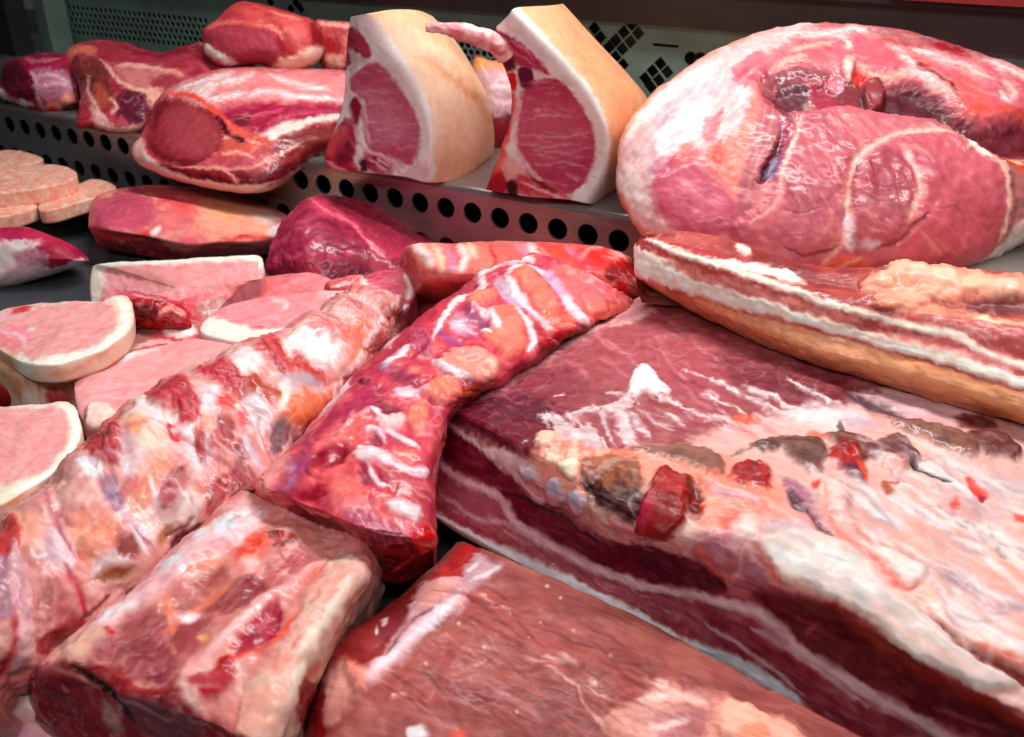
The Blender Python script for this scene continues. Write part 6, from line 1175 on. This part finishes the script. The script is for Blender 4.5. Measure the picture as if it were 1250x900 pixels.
p.patch('7a1614', [1138,752, 1156,764, 1176,784, 1210,800, 1262,826, 1262,838, 1230,828, 1190,802, 1160,776], 2.5, 3, h=-3.5); p.patch('b84a30', [1180,782, 1210,788, 1262,812, 1262,820, 1215,802], 4, 3, a=.8)
# cut front: lean and fat in layers
FR = [516,520, 532,510, 560,528, 600,552, 640,580, 690,618, 720,640, 760,662, 860,690, 925,712, 1000,730, 1055,756, 1093,788, 1138,814, 1186,840, 1262,872, 1320,900, 1320,1000, 1000,1000, 880,840, 740,765, 610,700, 514,640]
p.patch('96444f', FR, 3, 4, part='layered_cut')
p.patch('b06c74', [840,660, 890,650, 930,690, 945,730, 915,728, 870,712], 7, 6); p.clump(['c898a8', '8c4a64', 'd8b0b8', 'b06078'], [850,660, 900,655, 945,705, 930,726, 880,706], 22, 8, .8, a=.5, seed=14); p.lines('e07068', [[850,664, 875,700, 900,705], [925,668, 945,700, 955,716]], w=4, soft=4, a=.7)
p.patch('781a36', [520,524, 536,516, 560,530, 596,556, 630,582, 655,604, 640,606, 600,592, 560,570, 530,552], 5, 4); p.clump(['8c2c44', '641028', 'a04458'], [526,526, 560,534, 620,582, 590,588, 540,556], 26, 6, .5, a=.5, seed=15)
p.patch('701630', [608,600, 644,608, 680,628, 711,650, 745,664, 789,663, 822,675, 856,690, 882,704, 887,722, 850,726, 790,712, 730,694, 680,668, 640,645, 616,622], 4, 4); p.line('2c0a24', [612,600, 650,614, 690,634, 725,656, 745,664], w=2.2, a=.8); p.streaks('9c4868', [620,612, 700,648, 800,690, 880,715, 800,712, 680,664, 620,630], 27, 22, 22, 1.2, .5, 16); p.patch('4a0c2c', [780,680, 850,696, 880,708, 870,720, 800,706], 6, 4, a=.6)
p.patch('641220', [918,724, 960,728, 1010,738, 1055,760, 1093,792, 1138,818, 1186,843, 1262,876, 1262,920, 1190,900, 1138,882, 1074,848, 1004,806, 950,762], 5, 4); p.patch('8e3420', [1010,738, 1055,760, 1093,792, 1138,818, 1186,843, 1262,872, 1262,890, 1186,858, 1130,830, 1085,805, 1050,775], 7, 5, a=.75); p.lines('843048', [[935,732, 975,752, 1010,775], [980,770, 1000,768]], w=2, a=.8); p.lines('a05060', [[1140,862, 1180,878, 1230,895], [985,775, 998,762]], w=2.5, a=.7)
p.patch('a8606a', [536,596, 560,596, 600,612, 616,634, 640,655, 700,688, 780,720, 850,744, 880,772, 800,750, 700,706, 620,662, 545,622], 6, 5); p.patch('ab6570', [553,594, 580,600, 606,616, 611,630, 590,632, 566,616], 3, 3); p.streaks('d8a8ae', [540,600, 620,640, 760,710, 880,770, 780,745, 640,675, 550,625], 29, 40, 24, 1.1, .5, 17); p.streaks('7c3c4e', [620,650, 760,712, 900,770, 1000,830, 860,775, 700,705], 29, 24, 30, 1.4, .5, 18)
p.patch('80323e', [860,752, 900,760, 960,800, 1060,860, 1120,900, 1040,900, 960,850, 890,800], 7, 5, a=.8); p.streaks('a87884', [880,765, 980,820, 1080,890, 1000,880, 900,805], 33, 16, 40, 1.3, .5, 19)
p.lines('dcc0c8', [[548,516, 567,532, 591,549, 608,562]], w=3, soft=2, h=.8); p.patch('dfc4c8', [590,548, 612,550, 636,560, 648,574, 640,586, 655,602, 670,612, 655,612, 634,592, 612,572], 3, 3, h=1.5); p.line('d89ca0', [640,584, 660,602, 690,614, 730,640], w=4, soft=3, a=.8)
p.lines('dcb8c0', [[525,548, 543,571, 572,590, 601,602, 615,616, 626,636, 656,656, 711,686, 780,714, 850,728, 930,752]], w=5.5, soft=3, br=.08, h=1.2); p.lines('c8a0ac', [[536,604, 553,614, 579,632, 608,638, 640,652]], w=2.4, soft=2); p.lines('c4a6ac', [[840,722, 900,740, 930,752, 984,798, 1055,843, 1138,890, 1180,910]], w=7, soft=5, h=1); p.lines('c8b0bc', [[918,768, 940,778, 1000,818, 1060,862], [860,760, 920,800, 980,850]], w=2.4, soft=2.5, a=.7)
p.lines('d6d2d4', [[531,627, 560,648, 584,664, 644,686, 700,714, 755,743, 820,778, 870,796]], w=7, soft=2.5, h=1.5); p.lines('c8ccd4', [[640,690, 700,718, 755,748, 820,784, 898,808, 962,853, 1000,890]], w=8, soft=4, h=1); p.line('e8eaf0', [680,702, 740,733, 800,768], w=4, soft=3, a=.7); p.line('b4aca4', [860,812, 910,834, 960,866], w=3, soft=2, a=.7)
p.grainbump(40, 260, .25, colour=.07); p.marble('f0e0e0', 85, .36, .2, .25, (.7, 1.6), 31, lab='rib_fat'); p.marble('c88088', 90, .3, .25, .3, (.5, 2), 35, lab='thin_lean_end')
p.web('f0e0dc', 26, .07, .4, (1.6, 1), 3, lab=('rib_fat', 'flesh'));  p.web('e0b0b0', 26, .04, .35, (1.6, .8), 5, lab='thin_lean_end')
p.build("pork_belly", "big layered pork belly filling the right, with bright red clots", "meat", M_MEAT, flesh='belly_side')

# ------------------------------------------------------------------ belly strip with rind, on top of the big belly
p = Piece(1.45).lattice([
 [[786,330,9.5], [806,322,9.5], [885,322,9.5], [1000,350,9.5], [1120,345,9.5], [1310,350,9.5]],
 [[778,300,13.5], [800,284,14.5], [876,289,15], [992,324,15.2], [1105,328,15.8], [1310,338,15.8]],
 [[777,298,13.5], [792,292,14.6], [862,308,15.2], [975,342,15.2], [1095,362,15.4], [1310,392,15.4]],
 [[776,300,13.6], [786,296,14.6], [852,318,15], [962,354,15], [1090,382,15], [1310,420,15]],
 [[776,322,12.6], [783,330,12.8], [850,354,13], [960,394,13], [1090,428,13], [1310,490,13]],
 [[777,332,12], [786,342,11.8], [850,372,11.8], [960,418,11.8], [1090,456,11.8], [1310,520,11.8]],
 [[785,338,10.8], [798,352,10.2], [858,386,10.2], [962,434,10.2], [1092,474,10.2], [1310,536,10.2]],
 [[795,338,10], [808,352,9.7], [866,382,9.7], [970,428,9.7], [1098,466,9.7], [1310,526,9.7]]], 'z', base=9.6)
p.base('a8504c', '98403e', 50, 'b4605a', 30).bump(55, 1.4).bump(140, 0.245)
p.patch('c4726c', [790,283, 830,286, 880,290, 900,300, 860,300, 800,292], 4, 4, a=.8); p.patch('8a3838', [880,292, 930,302, 985,322, 1010,345, 1030,352, 990,345, 940,325, 890,305], 5, 5)
p.patch('eeb09a', [1050,350, 1080,335, 1100,325, 1140,328, 1200,335, 1260,342, 1310,350, 1310,368, 1240,368, 1180,366, 1120,374, 1080,376], 4, 6, h=4, part='fat_lumps', mat=M_FAT)
for x, y, r in ((1096, 330, 14), (1118, 338, 12), (1150, 342, 16), (1190, 350, 18), (1080, 350, 14), (1130, 360, 14), (1225, 356, 16)): p.patch('f2c4ac' if r % 4 else 'f4cdb8', [x-r,y, x-r*.5,y-r*.5, x+r*.5,y-r*.5, x+r,y, x+r*.5,y+r*.5, x-r*.5,y+r*.5], 4, 5, h=2.5, a=.9)
p.lines('e07a60', [[1085,345, 1110,350, 1140,352], [1150,366, 1190,362], [1060,362, 1090,358]], w=3, soft=4, a=.5); p.patch('6c2a28', [1180,372, 1230,368, 1310,374, 1310,386, 1240,384, 1190,382], 4, 4, a=.85); p.patch('d8a088', [1060,370, 1120,372, 1180,382, 1250,392, 1310,398, 1310,412, 1240,404, 1160,394, 1090,386], 5, 5); p.lines('f0dcc0', [[1190,388, 1230,396, 1270,404]], w=4, soft=3)
LAYER = [774,288, 790,290, 850,312, 962,350, 1090,378, 1310,416, 1310,520, 1090,440, 960,402, 850,362, 782,338, 774,330]
p.patch('b8605e', LAYER, 2.5, 2, part='layered_cut'); p.patch('b04c50', [800,296, 860,316, 930,332, 975,340, 960,334, 880,306, 820,294], 4, 3)
p.patch('a04848', [985,352, 1060,372, 1120,392, 1170,400, 1170,412, 1120,404, 1050,388, 990,366], 4, 3); p.patch('b07c80', [1150,394, 1200,405, 1200,415, 1160,408], 4, 4, a=.7); p.patch('a04848', [1200,404, 1310,428, 1310,450, 1230,432, 1195,418], 4, 3)
p.lines('f6e8dc', [[790,293, 830,308, 860,318, 920,326, 960,338, 980,346], [850,316, 900,332, 960,352, 1000,368, 1060,384, 1110,398, 1160,408, 1200,430, 1250,446, 1310,462], [900,300, 915,310], [880,318, 930,330, 970,336]], w=4.5, soft=2.5, h=1.2, br=.08)
p.patch('f6ece2', [774,302, 790,308, 815,318, 835,336, 880,350, 960,374, 1040,400, 1100,414, 1160,428, 1200,445, 1250,462, 1310,478, 1310,492, 1240,474, 1160,446, 1090,428, 1000,402, 930,384, 850,362, 800,344, 774,336], 2, 3, h=1.5); p.patch('e09c94', [820,318, 850,330, 900,342, 960,362, 1040,388, 1040,394, 960,372, 890,352, 840,338], 3, 3, a=.9); p.patch('cf8c88', [1090,406, 1160,422, 1230,444, 1230,452, 1160,432, 1090,414], 3, 3, a=.8)
p.patch(RO, [772,332, 784,341, 800,348, 850,366, 930,388, 1000,406, 1090,432, 1160,450, 1240,478, 1310,498, 1310,560, 1090,500, 960,455, 850,400, 790,360], 1.8, 1.5, part='rind', mat=M_RIND)
p.patch('ecba96', [800,350, 850,370, 960,402, 1090,438, 1240,486, 1240,498, 1090,452, 960,415, 850,382], 8, 5, a=.7); p.patch('d09a76', [790,352, 860,388, 960,430, 1090,470, 1280,530, 1280,515, 1090,460, 960,420, 860,380], 6, 4, a=.4); p.lines('d09878', [[850,368, 900,384, 930,400], [1030,420, 1060,440, 1100,452], [1130,448, 1180,480]], w=5, soft=7, a=.4, h=-1.5)  # rind lit above and shaded below, painted into its colour
p.line('8c3020', [778,290, 800,288, 830,290], w=2.5, a=.7)
p.grainbump(60, 260, .35, colour=.10); p.marble('f0ccc0', 90, .3, .2, .3, (.4, 2), 41, lab='layered_cut')
p.web('f0d0c4', 30, .05, .4, (2.2, .7), 3, lab=('flesh', 'layered_cut')); p.web('7c2828', 30, .05, .3, (2.2, .7), 4, h=-.6, lab=('flesh', 'layered_cut'))
p.build("pork_belly_strip", "belly strip with orange rind and white fat stripes below the ham", "meat", M_MEAT, flesh='upper_side')
